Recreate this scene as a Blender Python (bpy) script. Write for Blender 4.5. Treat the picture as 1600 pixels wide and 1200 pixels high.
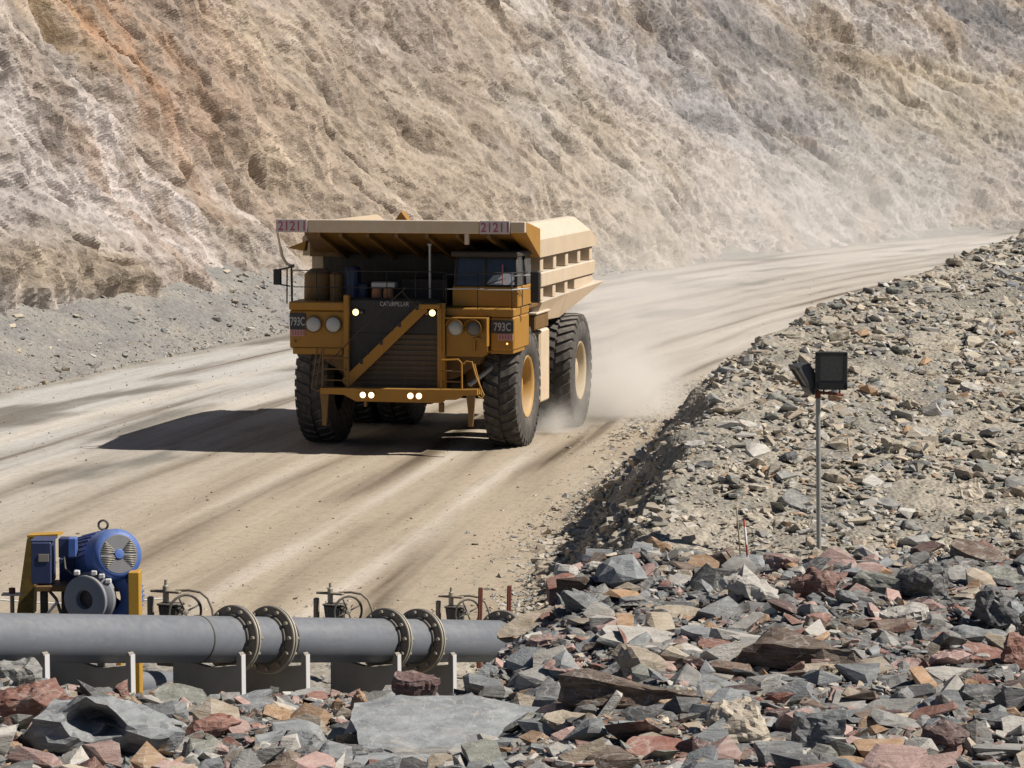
import bpy, bmesh, math, random
import numpy as np
from mathutils import Vector, Matrix, Euler, noise as mnoise

for _o in list(bpy.data.objects):
    bpy.data.objects.remove(_o)
scene = bpy.context.scene
COL = scene.collection
R = math.radians

# ---------------------------------------------------------------- camera, sky, sun, exposure
CAM_H = 10.0
CAM_PITCH = math.atan((600 - 165) / 5000.0)
cam_data = bpy.data.cameras.new('camera')
cam_data.sensor_width = 36.0
cam_data.lens = 36.0 * 5000.0 / 1600.0
cam_data.clip_start = 0.5
cam_data.clip_end = 4000.0
cam = bpy.data.objects.new('camera', cam_data)
COL.objects.link(cam)
cam.location = (0, 0, CAM_H)
cam.rotation_euler = (R(90) - CAM_PITCH, 0, 0)
scene.camera = cam

SUN_AZ = R(98.5)          # clockwise from +Y
SUN_EL = R(47.0)
sun_dir = Vector((math.sin(SUN_AZ) * math.cos(SUN_EL), math.cos(SUN_AZ) * math.cos(SUN_EL), math.sin(SUN_EL)))
world = bpy.data.worlds.new('World')
scene.world = world
world.use_nodes = True
wn = world.node_tree
wn.nodes.clear()
w_out = wn.nodes.new('ShaderNodeOutputWorld')
w_bg = wn.nodes.new('ShaderNodeBackground')
w_sky = wn.nodes.new('ShaderNodeTexSky')
w_sky.sky_type = 'NISHITA'
w_sky.sun_disc = False
w_sky.sun_elevation = SUN_EL
w_sky.sun_rotation = SUN_AZ
w_sky.dust_density = 0.4
w_sky.air_density = 0.75
w_sky.altitude = 1500.0
w_bg.inputs['Strength'].default_value = 0.05
wn.links.new(w_sky.outputs['Color'], w_bg.inputs['Color'])
wn.links.new(w_bg.outputs['Background'], w_out.inputs['Surface'])
sun_data = bpy.data.lights.new('sun', 'SUN')
sun_data.energy = 5.0
sun_data.angle = R(0.5)
sun_data.color = (1.0, 0.95, 0.87)
sun = bpy.data.objects.new('sun', sun_data)
COL.objects.link(sun)
sun.rotation_euler = sun_dir.to_track_quat('Z', 'Y').to_euler()
sun.location = (60, 0, 80)
scene.view_settings.view_transform = 'Standard'
scene.view_settings.look = 'None'
scene.view_settings.exposure = 0.22
scene.view_settings.gamma = 1.0
scene.view_settings.use_curve_mapping = False
scene.render.engine = 'CYCLES'
scene.cycles.volume_step_rate = 2.0
scene.cycles.volume_max_steps = 96
scene.cycles.max_bounces = 6
scene.cycles.diffuse_bounces = 1
scene.cycles.volume_bounces = 3

# ---------------------------------------------------------------- noise and terrain functions (numpy)
#TERRAIN-BEGIN
def _hash(ix, iy, seed):
    h = (ix.astype(np.int64) * 374761393 + iy.astype(np.int64) * 668265263 + seed * 974634777) & 0xFFFFFFFF
    h = ((h ^ (h >> 13)) * 1274126177) & 0xFFFFFFFF
    h = (h ^ (h >> 16)) & 0xFFFFFFFF
    h = (h * 2246822519) & 0xFFFFFFFF
    return ((h ^ (h >> 15)) & 0xFFFFFF) / float(0x1000000)

def pn(x, y, seed=0):
    x = np.asarray(x, float); y = np.asarray(y, float)
    ix = np.floor(x); iy = np.floor(y)
    fx = x - ix; fy = y - iy
    sx = fx * fx * fx * (fx * (fx * 6 - 15) + 10)
    sy = fy * fy * fy * (fy * (fy * 6 - 15) + 10)
    def g(ax, ay):
        a = _hash(ix + ax, iy + ay, seed) * 6.2831853
        return np.cos(a) * (fx - ax) + np.sin(a) * (fy - ay)
    a = g(0, 0) * (1 - sx) + g(1, 0) * sx
    b = g(0, 1) * (1 - sx) + g(1, 1) * sx
    return (a * (1 - sy) + b * sy) * 1.5

def fbm(x, y, octaves=4, seed=0, gain=0.5):
    t = 0; a = 1.0; f = 1.0; n = 0
    for i in range(octaves):
        t = t + a * pn(x * f + i * 17.3, y * f - i * 9.1, seed + i * 31)
        n += a; a *= gain; f *= 2.03
    return t / n

def facet(x, y, seed=0, tilt=1.0, soft=13.0):
    """Worley cells, each a tilted plane: jointed, blocky rock. Returns height and the cell's own random number."""
    ix = np.floor(x); iy = np.floor(y)
    best = np.full(np.shape(x), 1e9); cid = np.zeros(np.shape(x)); H_ = []; D_ = []
    for ax in (-1, 0, 1):
        for ay in (-1, 0, 1):
            jx = ix + ax; jy = iy + ay
            cx = jx + _hash(jx, jy, seed); cy = jy + _hash(jx, jy, seed + 7)
            d = (x - cx) ** 2 + (y - cy) ** 2
            m = d < best
            r = _hash(jx, jy, seed + 13)
            gx = _hash(jx, jy, seed + 19) - .5; gy = _hash(jx, jy, seed + 23) - .5
            H_.append((r - .5) + tilt * (gx * (x - cx) + gy * (y - cy)) * 1.6); D_.append(d)
            best = np.where(m, d, best); cid = np.where(m, r, cid)
    sw = 0; sh = 0
    for h, d in zip(H_, D_):
        w = np.exp(-soft * (d - best)); sw = sw + w; sh = sh + w * h
    return sh / sw, cid

def sstep(a, b, x):
    t = np.clip((x - a) / (b - a), 0, 1)
    return t * t * (3 - 2 * t)

def smin(a, b, k):
    h = np.clip(.5 + .5 * (b - a) / k, 0, 1)
    return b * (1 - h) + a * h - k * h * (1 - h)

LC = np.array([4.79084793, -11.86805627, 32.88964077, -46.09919863])
_Y = np.arange(20.0, 345.0, .1)
_X = np.polyval(LC, _Y / 100)
_S = np.concatenate([[0], np.cumsum(np.hypot(np.diff(_X), np.diff(_Y)))])
_S = _S - np.interp(110.0, _Y, _S)
def left_edge(s):
    """Left edge of the haul road: position and left-hand normal at arc length s (0 where y = 110)."""
    x = np.interp(s, _S, _X); y = np.interp(s, _S, _Y)
    x2 = np.interp(s + .5, _S, _X); y2 = np.interp(s + .5, _S, _Y)
    x1 = np.interp(s - .5, _S, _X); y1 = np.interp(s - .5, _S, _Y)
    tx, ty = x2 - x1, y2 - y1
    n = np.hypot(tx, ty)
    return x, y, -ty / n, tx / n
def s_of_y(y): return np.interp(y, _Y, _S)

def right_edge_x(y):
    return np.interp(y, [20, 60, 66, 70.9, 80, 101, 130, 165, 227, 256, 300, 345], [-.6, -.1, .2, .57, 1.6, 4.04, 8.6, 15.4, 31.5, 43.5, 66.0, 96.0])

def talus_dims(s):
    y = np.interp(s, _S, _Y)
    d = np.interp(y, [60, 110, 141, 165, 189, 230, 300], [8.5, 7.5, 4.6, 2.6, 1.0, .8, .8])
    z = np.interp(y, [60, 110, 141, 165, 189, 230, 300], [3.8, 3.6, 2.2, 1.1, .4, .3, .3])
    return d, z
def wall_base(s, r):
    """Point on the undisplaced cliff at arc length s and rise r above its foot; also the way out of the rock."""
    x, y, nx, ny = left_edge(s)
    d, z0 = talus_dims(s)
    d = d - .6; z0 = z0 - .5
    yy = np.interp(s, _S, _Y)
    ang = np.radians(np.interp(yy, [60, 150, 189, 230, 300], [66, 64, 57, 48, 45]))
    run = r / np.tan(ang)
    return x + nx * (d + run), y + ny * (d + run), z0 + r, -nx * np.sin(ang), -ny * np.sin(ang), np.cos(ang)

def bank_height(x, y):
    ex = right_edge_x(y)
    d = (x - ex) * .97
    s1 = 1.72 - .055 * (x - 5.57) + .160 * (y - 58)
    s1 = s1 + .25 * fbm(x / 6, y / 9, 3, 5)
    old = .86 * d * (1 + .12 * pn(x / 3, y / 4, 8))
    d1 = 1.05 + .35 * pn(x * 0, y / 3.5, 8) + .25 * pn(x / 1.2, y / 1.2, 9)
    scarp = .36 * d + (.88 + .25 * pn(x / 1.6, y / 1.6, 10)) * np.maximum(0, d - d1)
    wq = sstep(72, 82, y)
    s2 = scarp * (1 - wq) + old * wq
    db = (y - (80.5 + 1.61 * (x - 8.2))) * .528
    s3 = 5.2 + .20 * (x - 8.2) - .66 * db
    return smin(smin(s1, s2, .28), s3, .5)

def mound_height(x, y):
    top = np.interp(y, [0, 15, 28, 36, 44], [8.3, 5.9, 4.15, 3.92, 3.85])
    left = np.interp(y, [0, 15, 26, 30, 36], [8.3, 5.9, 4.25, 3.74, 3.22])
    w = sstep(-.7, 1.5, x)
    z = left * (1 - w) + top * w
    z = z + .35 * sstep(-4.0, -6.0, x) * sstep(24, 30, y)
    z = z + .28 * fbm(x / 2.2, y / 3.0, 4, 21)
    yb = 36.3 + 7.0 * sstep(-.9, 1.5, x)
    return z - .85 * np.maximum(0, y - yb - .6 * pn(x / 1.5, 0 * y, 3))

def bench_height(x, y):
    z = np.interp(y, [30, 39, 46, 52, 60, 63, 75], [2.1, 1.95, 1.4, 1.1, .05, -.3, -.6])
    z = z + .14 * np.clip(-x - 3, -4, 3) * sstep(63, 50, y)
    return z + .08 * fbm(x / 1.2, y / 1.5, 3, 41)

def ground_height(x, y):
    z = np.maximum(bank_height(x, y), bench_height(x, y))
    z = np.maximum(z, mound_height(x, y))
    return np.maximum(z, -.25)
#TERRAIN-END

def cast(u, v, f=None, y0=24.0, y1=130.0):
    """Where the line of sight through a point of the photograph meets the rubble (or a given height function)."""
    d = cam_ray(u, v)
    f = f or ground_height
    ys = np.arange(y0, y1, .05)
    px = d[0] / d[1] * ys; pz = CAM_H + d[2] / d[1] * ys
    hit = np.nonzero(pz <= f(px, ys))[0]
    i = hit[0] if len(hit) else len(ys) - 1
    return Vector((px[i], ys[i], pz[i]))
def cam_ray(u, v):
    c, s = math.cos(CAM_PITCH), math.sin(CAM_PITCH)
    a = (u - 800) / 5000.0; b = (600 - v) / 5000.0
    return (a, c + b * s, -s + b * c)
def at(u, v, Y):
    """The place at distance Y that the photograph shows at (u, v)."""
    d = cam_ray(u, v)
    return Vector((d[0] / d[1] * Y, Y, CAM_H + d[2] / d[1] * Y))

# ---------------------------------------------------------------- helpers: tags, meshes, materials
def tag(o, label=None, cat=None, group=None, kind=None):
    if label: o['label'] = label
    if cat: o['category'] = cat
    if group: o['group'] = group
    if kind: o['kind'] = kind
    return o

def thing(name, label, cat, loc=(0, 0, 0), rot=(0, 0, 0), group=None):
    o = bpy.data.objects.new(name, None)
    o.empty_display_size = .3
    COL.objects.link(o)
    o.location = loc; o.rotation_euler = rot
    return tag(o, label, cat, group)

def link_mesh(name, me, mat=None, parent=None, loc=None, rot=None):
    o = bpy.data.objects.new(name, me)
    COL.objects.link(o)
    if mat is not None and not me.materials: me.materials.append(mat)
    if parent is not None: o.parent = parent
    if loc is not None: o.location = loc
    if rot is not None: o.rotation_euler = rot
    return o

def np_mesh(name, verts, faces, smooth=False, col=None, uv=None):
    """faces: (n,3) or (n,4) int array."""
    me = bpy.data.meshes.new(name)
    verts = np.ascontiguousarray(verts, dtype=np.float32); faces = np.ascontiguousarray(faces, dtype=np.int32)
    n, k = faces.shape
    me.vertices.add(len(verts)); me.vertices.foreach_set('co', verts.ravel())
    me.loops.add(n * k); me.loops.foreach_set('vertex_index', faces.ravel())
    me.polygons.add(n); me.polygons.foreach_set('loop_start', np.arange(0, n * k, k, dtype=np.int32))
    me.polygons.foreach_set('use_smooth', np.full(n, smooth, dtype=bool))
    me.update(calc_edges=True)
    if col is not None:
        a = me.color_attributes.new('tint', 'FLOAT_COLOR', 'POINT')
        c = np.ones((len(verts), 4), dtype=np.float32); c[:, :3] = col
        a.data.foreach_set('color', c.ravel())
    if uv is not None:
        l = me.uv_layers.new(name='along')
        l.data.foreach_set('uv', np.ascontiguousarray(uv[faces.ravel()], dtype=np.float32).ravel())
    return me

def grid_faces(nr, nc):
    i = np.arange(nr * nc).reshape(nr, nc)
    return np.stack([i[:-1, :-1], i[:-1, 1:], i[1:, 1:], i[1:, :-1]], -1).reshape(-1, 4)

class MB:
    """Collects boxes, bars, tubes, prisms and turned shapes into ONE mesh."""
    def __init__(s): s.v = []; s.f = []; s.sm = []
    def add(s, vs, fs, smooth=False):
        b = len(s.v); s.v += [tuple(v) for v in vs]
        for f in fs: s.f.append([b + i for i in f]); s.sm.append(smooth)
        return s
    def box(s, x0, x1, y0, y1, z0, z1, ch=.012):
        x0, x1 = min(x0, x1), max(x0, x1); y0, y1 = min(y0, y1), max(y0, y1); z0, z1 = min(z0, z1), max(z0, z1)
        c = min(ch, (x1 - x0) * .3, (y1 - y0) * .3, (z1 - z0) * .3)
        vs = []; ix = {}
        for sx in (0, 1):
            for sy in (0, 1):
                for sz in (0, 1):
                    X, Y, Z = (x0, x1)[sx], (y0, y1)[sy], (z0, z1)[sz]
                    dx, dy, dz = (c, -c)[sx], (c, -c)[sy], (c, -c)[sz]
                    for a, p in enumerate(((X, Y + dy, Z + dz), (X + dx, Y, Z + dz), (X + dx, Y + dy, Z))):
                        ix[sx, sy, sz, a] = len(vs); vs.append(p)
        fs = []
        g = lambda sx, sy, sz, a: ix[sx, sy, sz, a]
        for t in (0, 1):
            fs.append([g(t, 0, 0, 0), g(t, 1, 0, 0), g(t, 1, 1, 0), g(t, 0, 1, 0)])
            fs.append([g(0, t, 0, 1), g(1, t, 0, 1), g(1, t, 1, 1), g(0, t, 1, 1)])
            fs.append([g(0, 0, t, 2), g(1, 0, t, 2), g(1, 1, t, 2), g(0, 1, t, 2)])
        for a in (0, 1):
            for b in (0, 1):
                fs.append([g(a, b, 0, 0), g(a, b, 1, 0), g(a, b, 1, 1), g(a, b, 0, 1)])
                fs.append([g(a, 0, b, 0), g(a, 1, b, 0), g(a, 1, b, 2), g(a, 0, b, 2)])
                fs.append([g(0, a, b, 1), g(1, a, b, 1), g(1, a, b, 2), g(0, a, b, 2)])
        for sx in (0, 1):
            for sy in (0, 1):
                for sz in (0, 1): fs.append([g(sx, sy, sz, k) for k in range(3)])
        return s.add(vs, fs)
    def prism(s, poly, axis, a, b):
        """poly: outline in the two other axes (in x,y,z order); extruded from a to b along axis."""
        n = len(poly); vs = []
        for t in (a, b):
            for p in poly:
                q = list(p); q.insert(axis, t); vs.append(q)
        fs = [list(range(n))[::-1], list(range(n, 2 * n))] + [[i, (i + 1) % n, n + (i + 1) % n, n + i] for i in range(n)]
        return s.add(vs, fs)
    def hexa(s, bottom, top):
        return s.add(list(bottom) + list(top), [[3, 2, 1, 0], [4, 5, 6, 7], [0, 1, 5, 4], [1, 2, 6, 5], [2, 3, 7, 6], [3, 0, 4, 7]])
    def tube(s, pts, r, n=8, closed=False, cap=True, radii=None):
        P = [Vector(p) for p in pts]; m = len(P); vs = []
        nrm = None
        for i in range(m):
            a = P[(i - 1) % m] if (closed or i > 0) else P[i]
            b = P[(i + 1) % m] if (closed or i < m - 1) else P[i]
            t = (b - a).normalized()
            if nrm is None: nrm = t.orthogonal().normalized()
            nrm = (nrm - t * nrm.dot(t)).normalized()
            bi = t.cross(nrm); rr = radii[i] if radii else r
            for k in range(n):
                an = 2 * math.pi * k / n
                vs.append(P[i] + (nrm * math.cos(an) + bi * math.sin(an)) * rr)
        fs = []
        for i in range(m if closed else m - 1):
            j = (i + 1) % m
            for k in range(n):
                l = (k + 1) % n
                fs.append([i * n + k, i * n + l, j * n + l, j * n + k])
        s.add(vs, fs, True)
        if cap and not closed:
            b = len(s.v) - len(vs)
            s.f.append([b + k for k in range(n)][::-1]); s.sm.append(False)
            s.f.append([b + (m - 1) * n + k for k in range(n)]); s.sm.append(False)
        return s
    def lathe(s, prof, origin=(0, 0, 0), axis=(0, 0, 1), n=32, smooth=True, sharp=.5):
        """prof: (radius, along-axis) pairs."""
        ax = Vector(axis).normalized(); e1 = ax.orthogonal().normalized(); e2 = ax.cross(e1); O = Vector(origin)
        vs = []; m = len(prof)
        for r, h in prof:
            for k in range(n):
                an = 2 * math.pi * k / n
                vs.append(O + ax * h + (e1 * math.cos(an) + e2 * math.sin(an)) * max(r, 1e-4))
        fs = [[i * n + k, i * n + (k + 1) % n, (i + 1) * n + (k + 1) % n, (i + 1) * n + k] for i in range(m - 1) for k in range(n)]
        return s.add(vs, fs, smooth)
    def mesh(s, name, smooth_angle=None):
        me = bpy.data.meshes.new(name)
        me.from_pydata(s.v, [], s.f)
        bm = bmesh.new(); bm.from_mesh(me)
        bm.faces.ensure_lookup_table()
        for i, f in enumerate(bm.faces): f.smooth = s.sm[i]
        bmesh.ops.recalc_face_normals(bm, faces=bm.faces[:])
        for e in bm.edges:
            if len(e.link_faces) == 2 and e.calc_face_angle(0) > R(38): e.smooth = False
        bm.to_mesh(me); bm.free()
        me.update()
        return me
    def build(s, name, mat, parent=None, loc=None, rot=None):
        return link_mesh(name, s.mesh(name), mat, parent, loc, rot)

# ---- node materials
def nmat(name):
    m = bpy.data.materials.new(name); m.use_nodes = True
    nt = m.node_tree; nt.nodes.clear()
    out = nt.nodes.new('ShaderNodeOutputMaterial')
    b = nt.nodes.new('ShaderNodeBsdfPrincipled')
    nt.links.new(b.outputs[0], out.inputs[0])
    return m, nt, b, out
class G:
    """Small node-graph helper."""
    def __init__(s, nt): s.nt = nt
    def n(s, t, **kw):
        x = s.nt.nodes.new(t)
        for k, v in kw.items(): setattr(x, k, v)
        return x
    def l(s, a, b): s.nt.links.new(a, b)
    def put(s, sock, v):
        if isinstance(v, bpy.types.NodeSocket): s.l(v, sock)
        else: sock.default_value = v
    def coord(s, kind='Object'): return s.n('ShaderNodeTexCoord').outputs[kind]
    def pos(s): return s.n('ShaderNodeNewGeometry').outputs['Position']
    def mapping(s, vec, scale=(1, 1, 1), rot=(0, 0, 0)):
        m = s.n('ShaderNodeMapping'); s.l(vec, m.inputs['Vector'])
        m.inputs['Scale'].default_value = scale; m.inputs['Rotation'].default_value = rot
        return m.outputs[0]
    def noise(s, vec, scale, detail=4, rough=.55, dist=0.0):
        x = s.n('ShaderNodeTexNoise'); s.l(vec, x.inputs['Vector'])
        x.inputs['Scale'].default_value = scale; x.inputs['Detail'].default_value = detail
        x.inputs['Roughness'].default_value = rough; x.inputs['Distortion'].default_value = dist
        return x.outputs[0]
    def voro(s, vec, scale, feature='F1', out='Distance'):
        x = s.n('ShaderNodeTexVoronoi', feature=feature); s.l(vec, x.inputs['Vector']); x.inputs['Scale'].default_value = scale
        return x.outputs[out]
    def math(s, op, a, b=0.0, clamp=False):
        x = s.n('ShaderNodeMath', operation=op, use_clamp=clamp); s.put(x.inputs[0], a); s.put(x.inputs[1], b)
        return x.outputs[0]
    def rng(s, v, a, b, c=0.0, d=1.0):
        x = s.n('ShaderNodeMapRange', clamp=True); s.put(x.inputs['Value'], v)
        for k, q in zip(('From Min', 'From Max', 'To Min', 'To Max'), (a, b, c, d)): x.inputs[k].default_value = q
        return x.outputs[0]
    def mix(s, f, a, b, blend='MIX'):
        x = s.n('ShaderNodeMix', data_type='RGBA', blend_type=blend, clamp_factor=True)
        s.put(x.inputs[0], f)
        for sk, v in ((x.inputs[6], a), (x.inputs[7], b)):
            if isinstance(v, tuple): sk.default_value = (*v, 1) if len(v) == 3 else v
            else: s.l(v, sk)
        return x.outputs[2]
    def bump(s, h, strength=.5, dist=.05, normal=None):
        x = s.n('ShaderNodeBump'); s.l(h, x.inputs['Height']); x.inputs['Strength'].default_value = strength; x.inputs['Distance'].default_value = dist
        if normal is not None: s.l(normal, x.inputs['Normal'])
        return x.outputs[0]

DUST = (.42, .35, .27)
def paint(name, base, dust=.35, rough=.5, scale=1.5, metal=0.0, dustcol=DUST, grime=.3, spec=.4):
    """Paint or metal that has gathered dust on upward faces and grime in patches."""
    m, nt, b, out = nmat(name); g = G(nt)
    c = g.coord('Object')
    n1 = g.noise(c, scale, 5, .6); n2 = g.noise(c, scale * 7, 4, .6)
    dark = tuple(x * .55 for x in base)
    col = g.mix(g.math('MULTIPLY', g.rng(n1, .4, .75), grime), base, dark)
    geo = g.n('ShaderNodeNewGeometry')
    sep = g.n('ShaderNodeSeparateXYZ'); g.l(geo.outputs['Normal'], sep.inputs[0])
    up = g.math('ADD', g.rng(sep.outputs['Z'], -.9, .1, 0.0, .35, ), g.rng(sep.outputs['Z'], .1, .9, 0.0, .65))
    st_ = g.noise(g.mapping(c, (2.2, 2.2, .35)), 3.0, 5, .65)
    up = g.math('ADD', up, g.rng(st_, .52, .72, 0.0, .55))
    f = g.math('MULTIPLY', g.math('MULTIPLY', up, g.rng(n2, .25, .7, .5, 1.3)), dust, True)
    col = g.mix(f, col, dustcol)
    g.l(col, b.inputs['Base Color'])
    g.l(g.rng(n2, .2, .8, max(.1, rough - .1), min(1, rough + .2)), b.inputs['Roughness'])
    b.inputs['Metallic'].default_value = metal
    b.inputs['Specular IOR Level'].default_value = spec
    g.l(g.bump(n2, .12, .01), b.inputs['Normal'])
    return m
def plain(name, base, rough=.6, metal=0.0, spec=.4):
    return paint(name, base, .06, rough, 3.0, metal, grime=.15, spec=spec)
def glow(name, col, strength):
    m, nt, b, out = nmat(name)
    b.inputs['Base Color'].default_value = (*col, 1)
    b.inputs['Emission Color'].default_value = (*col, 1); b.inputs['Emission Strength'].default_value = strength
    return m

def text_on(name, body, height, mat, parent, loc, rot, width=None, bold=0.0, depth=.004):
    cu = bpy.data.curves.new(name, 'FONT'); cu.body = body; cu.size = 1.0
    cu.align_x = 'CENTER'; cu.align_y = 'CENTER'; cu.extrude = .0; cu.offset = bold; cu.resolution_u = 3
    tmp = bpy.data.objects.new('tmp', cu); COL.objects.link(tmp)
    dg = bpy.context.evaluated_depsgraph_get()
    me = bpy.data.meshes.new_from_object(tmp.evaluated_get(dg))
    bpy.data.objects.remove(tmp); bpy.data.curves.remove(cu)
    co = np.empty(len(me.vertices) * 3, dtype=np.float32); me.vertices.foreach_get('co', co); co = co.reshape(-1, 3)
    lo, hi = co.min(0), co.max(0); mid = (lo + hi) / 2
    sy = height / (hi[1] - lo[1]); sx = width / (hi[0] - lo[0]) if width else sy
    co = (co - mid) * np.array([sx, sy, 1], dtype=np.float32)
    me.vertices.foreach_set('co', co.ravel()); me.materials.clear(); me.update()
    return link_mesh(name, me, mat, parent, loc, rot)

# ---------------------------------------------------------------- the setting: ground, haul road, talus, cliff, rubble
def mat_ground():
    m, nt, b, out = nmat('rubble_dirt'); g = G(nt)
    c = g.pos()
    n1 = g.noise(c, .35, 5); n2 = g.noise(c, 4, 6, .65); v = g.voro(c, 9)
    a = g.n('ShaderNodeVertexColor', layer_name='tint').outputs['Color']
    col = g.mix(g.rng(n2, .35, .7), a, g.mix(.55, a, (.09, .08, .07)))
    g.l(col, b.inputs['Base Color']); b.inputs['Roughness'].default_value = .95; b.inputs['Specular IOR Level'].default_value = .1
    h = g.math('ADD', g.math('MULTIPLY', n2, .6), g.math('MULTIPLY', v, .8))
    g.l(g.bump(h, .9, .06), b.inputs['Normal'])
    return m
def mat_cliff():
    m, nt, b, out = nmat('cliff_rock'); g = G(nt)
    c = g.pos(); a = g.n('ShaderNodeVertexColor', layer_name='tint').outputs['Color']
    mp = g.mapping(c, (.8, .38, 1.0))
    n2 = g.noise(mp, 1.7, 8, .62, .25); n3 = g.noise(mp, 7, 5, .62)
    col = g.mix(g.rng(n2, .34, .5), g.mix(.30, a, (.09, .075, .06)), a)
    col = g.mix(g.rng(n3, .56, .76, 0, .38), col, (.56, .51, .465))
    g.l(col, b.inputs['Base Color']); b.inputs['Roughness'].default_value = .93; b.inputs['Specular IOR Level'].default_value = .12
    h = g.math('ADD', n2, g.math('MULTIPLY', n3, .35))
    g.l(g.bump(h, .6, .35), b.inputs['Normal'])
    return m
def mat_road():
    m, nt, b, out = nmat('haul_road_dust'); g = G(nt)
    uv = g.n('ShaderNodeUVMap', uv_map='along').outputs[0]
    a = g.n('ShaderNodeVertexColor', layer_name='tint').outputs['Color']
    s1 = g.noise(g.mapping(uv, (.035, .75, 1)), 1.0, 5, .6, .15)
    s2 = g.noise(g.mapping(uv, (.10, 3.2, 1)), 1.0, 4, .6, .1)
    p = g.pos()
    n1 = g.noise(p, .22, 4, .6); n2 = g.noise(p, 5, 6, .7); n3 = g.noise(p, 28, 3, .6)
    pat = g.rng(g.noise(p, .055, 3, .6), .38, .6)
    col = g.mix(g.math('MULTIPLY', g.rng(s1, .48, .66, 0, .45), pat), a, (.20, .16, .12))
    col = g.mix(g.math('MULTIPLY', g.rng(s2, .5, .75, 0, .55), g.rng(n1, .35, .6)), col, (.25, .20, .15))
    col = g.mix(g.rng(s1, .45, .3, 0, .22), col, (.58, .535, .475))
    col = g.mix(g.rng(n2, .48, .7, 0, .5), col, g.mix(1.0, col, (.55, .53, .5), 'MULTIPLY'))
    col = g.mix(g.rng(n3, .60, .70, 0, .6), col, (.12, .10, .08))
    g.l(col, b.inputs['Base Color']); b.inputs['Roughness'].default_value = .96; b.inputs['Specular IOR Level'].default_value = .1
    h = g.math('ADD', g.math('MULTIPLY', s2, .5), g.math('MULTIPLY', n2, .35))
    g.l(g.bump(h, .6, .07), b.inputs['Normal'])
    return m
M_GROUND, M_CLIFF, M_ROAD = mat_ground(), mat_cliff(), mat_road()

# flat far ground, one sheet under everything
nx = 40
gx, gy = np.meshgrid(np.linspace(-900, 900, nx), np.linspace(-400, 1400, nx))
me = np_mesh('ground', np.stack([gx.ravel(), gy.ravel(), np.full(gx.size, -.6)], -1), grid_faces(nx, nx), True, np.full((gx.size, 3), (.33, .29, .24)))
tag(link_mesh('ground', me, M_GROUND), kind='structure')

# rubble bank, near bench and the mound the camera stands on: one height field
def lerp3(a, b, t): return np.asarray(a) * (1 - t[..., None]) + np.asarray(b) * t[..., None]
bear = np.linspace(-.32, .32, 430)
dist = np.concatenate([np.linspace(3, 24, 40)[:-1], np.linspace(24, 50, 190)[:-1], np.linspace(50, 128, 270)])
B, D = np.meshgrid(bear, dist)
X = B * D; Yg = D
Z = ground_height(X, Yg)
rough = fbm(X * 2.2, Yg * 2.2, 4, 77) * .10 + facet(X * 2.2, Yg * 2.2, 5)[0] * .06
Z = Z + np.where(Z > -.15, rough, 0)
near = sstep(50, 44, Yg + 0 * X)
tn = fbm(X / 2.5, Yg / 2.5, 4, 61)
colr = lerp3(lerp3((.45, .395, .315), (.30, .275, .23), sstep(-.3, .3, tn)), (.20, .195, .19), near)
road_dirt = sstep(.9, .1, Z) * sstep(50, 58, Yg)
colr = lerp3(colr, (.42, .34, .25), road_dirt)
me = np_mesh('rubble_bank', np.stack([X.ravel(), Yg.ravel(), Z.ravel()], -1), grid_faces(*X.shape), True, colr.reshape(-1, 3))
tag(link_mesh('rubble_bank', me, M_GROUND), kind='structure')

# haul road: a sheet that follows the cliff foot, with ruts and crossfall
s = np.arange(s_of_y(48) + .0, s_of_y(344), .35); w = np.concatenate([np.linspace(-1.5, -.05, 8), np.linspace(0, 1, 210)])
Sg, Wg = np.meshgrid(s, w)
lx, ly, lnx, lny = left_edge(Sg)
ly0 = ly
wid = np.interp(ly0, [40, 70, 110, 150, 200, 345], [34, 30, 26, 25.5, 25.5, 26])
lat = np.where(Wg < 0, Wg * 1.0, Wg * wid)
RX, RY = lx - lnx * lat, ly - lny * lat
lane = np.where(Wg < 0, Wg, Wg * 25.5)
tr = fbm(Sg / 30, lane * .8, 4, 91)
RZ = .035 * tr + .03 * pn(Sg / 14, lat / 2.2, 12) + .012 * fbm(RX * 1.5, RY * 1.5, 3, 13) + .06
RZ = RZ + np.where(Wg < 0, .12 * Wg, 0)
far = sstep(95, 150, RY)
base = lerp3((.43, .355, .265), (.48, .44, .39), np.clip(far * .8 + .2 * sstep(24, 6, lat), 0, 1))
# grey, dust-pale strip on the cliff side, darker damp lanes where the tyres run
pale = np.exp(-((lane - 6.5) / 2.2) ** 2) * sstep(-.45, .25, tr + .2)
base = lerp3(base, (.60, .56, .51), pale * .8)
gl = sstep(16, 5, lane) * sstep(150, 118, RY)
base = lerp3(base, (.50, .485, .46), gl * .9)
dk = sstep(.05, .4, fbm(Sg / 14 + 3, lane / 2.6, 4, 95)) * sstep(17, 12, lane)
base = lerp3(base, (.19, .178, .155), dk * .95)
for c0, wd, st in ((3.5, .6, .85), (7.5, .5, .75), (10.4, .6, .65), (12.6, .4, .45), (14.4, .4, .55), (16.1, .33, .65), (17.8, .36, .95), (19.6, .26, .6), (21.6, .36, 1.0), (23.4, .4, .6)):
    k = np.exp(-((lane - c0 - .6 * pn(Sg / 18, lat * 0 + c0, 4)) / (wd * .9)) ** 2) * sstep(-.35, .25, pn(Sg / 16, lat * 0 + c0 * 3, 9) + .25) * st
    k = k * (.45 + .75 * sstep(-.25, .25, fbm(Sg / 26 + c0, lane * 3.2, 3, 97)))
    base = lerp3(base, (.14, .108, .075), k)
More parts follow.
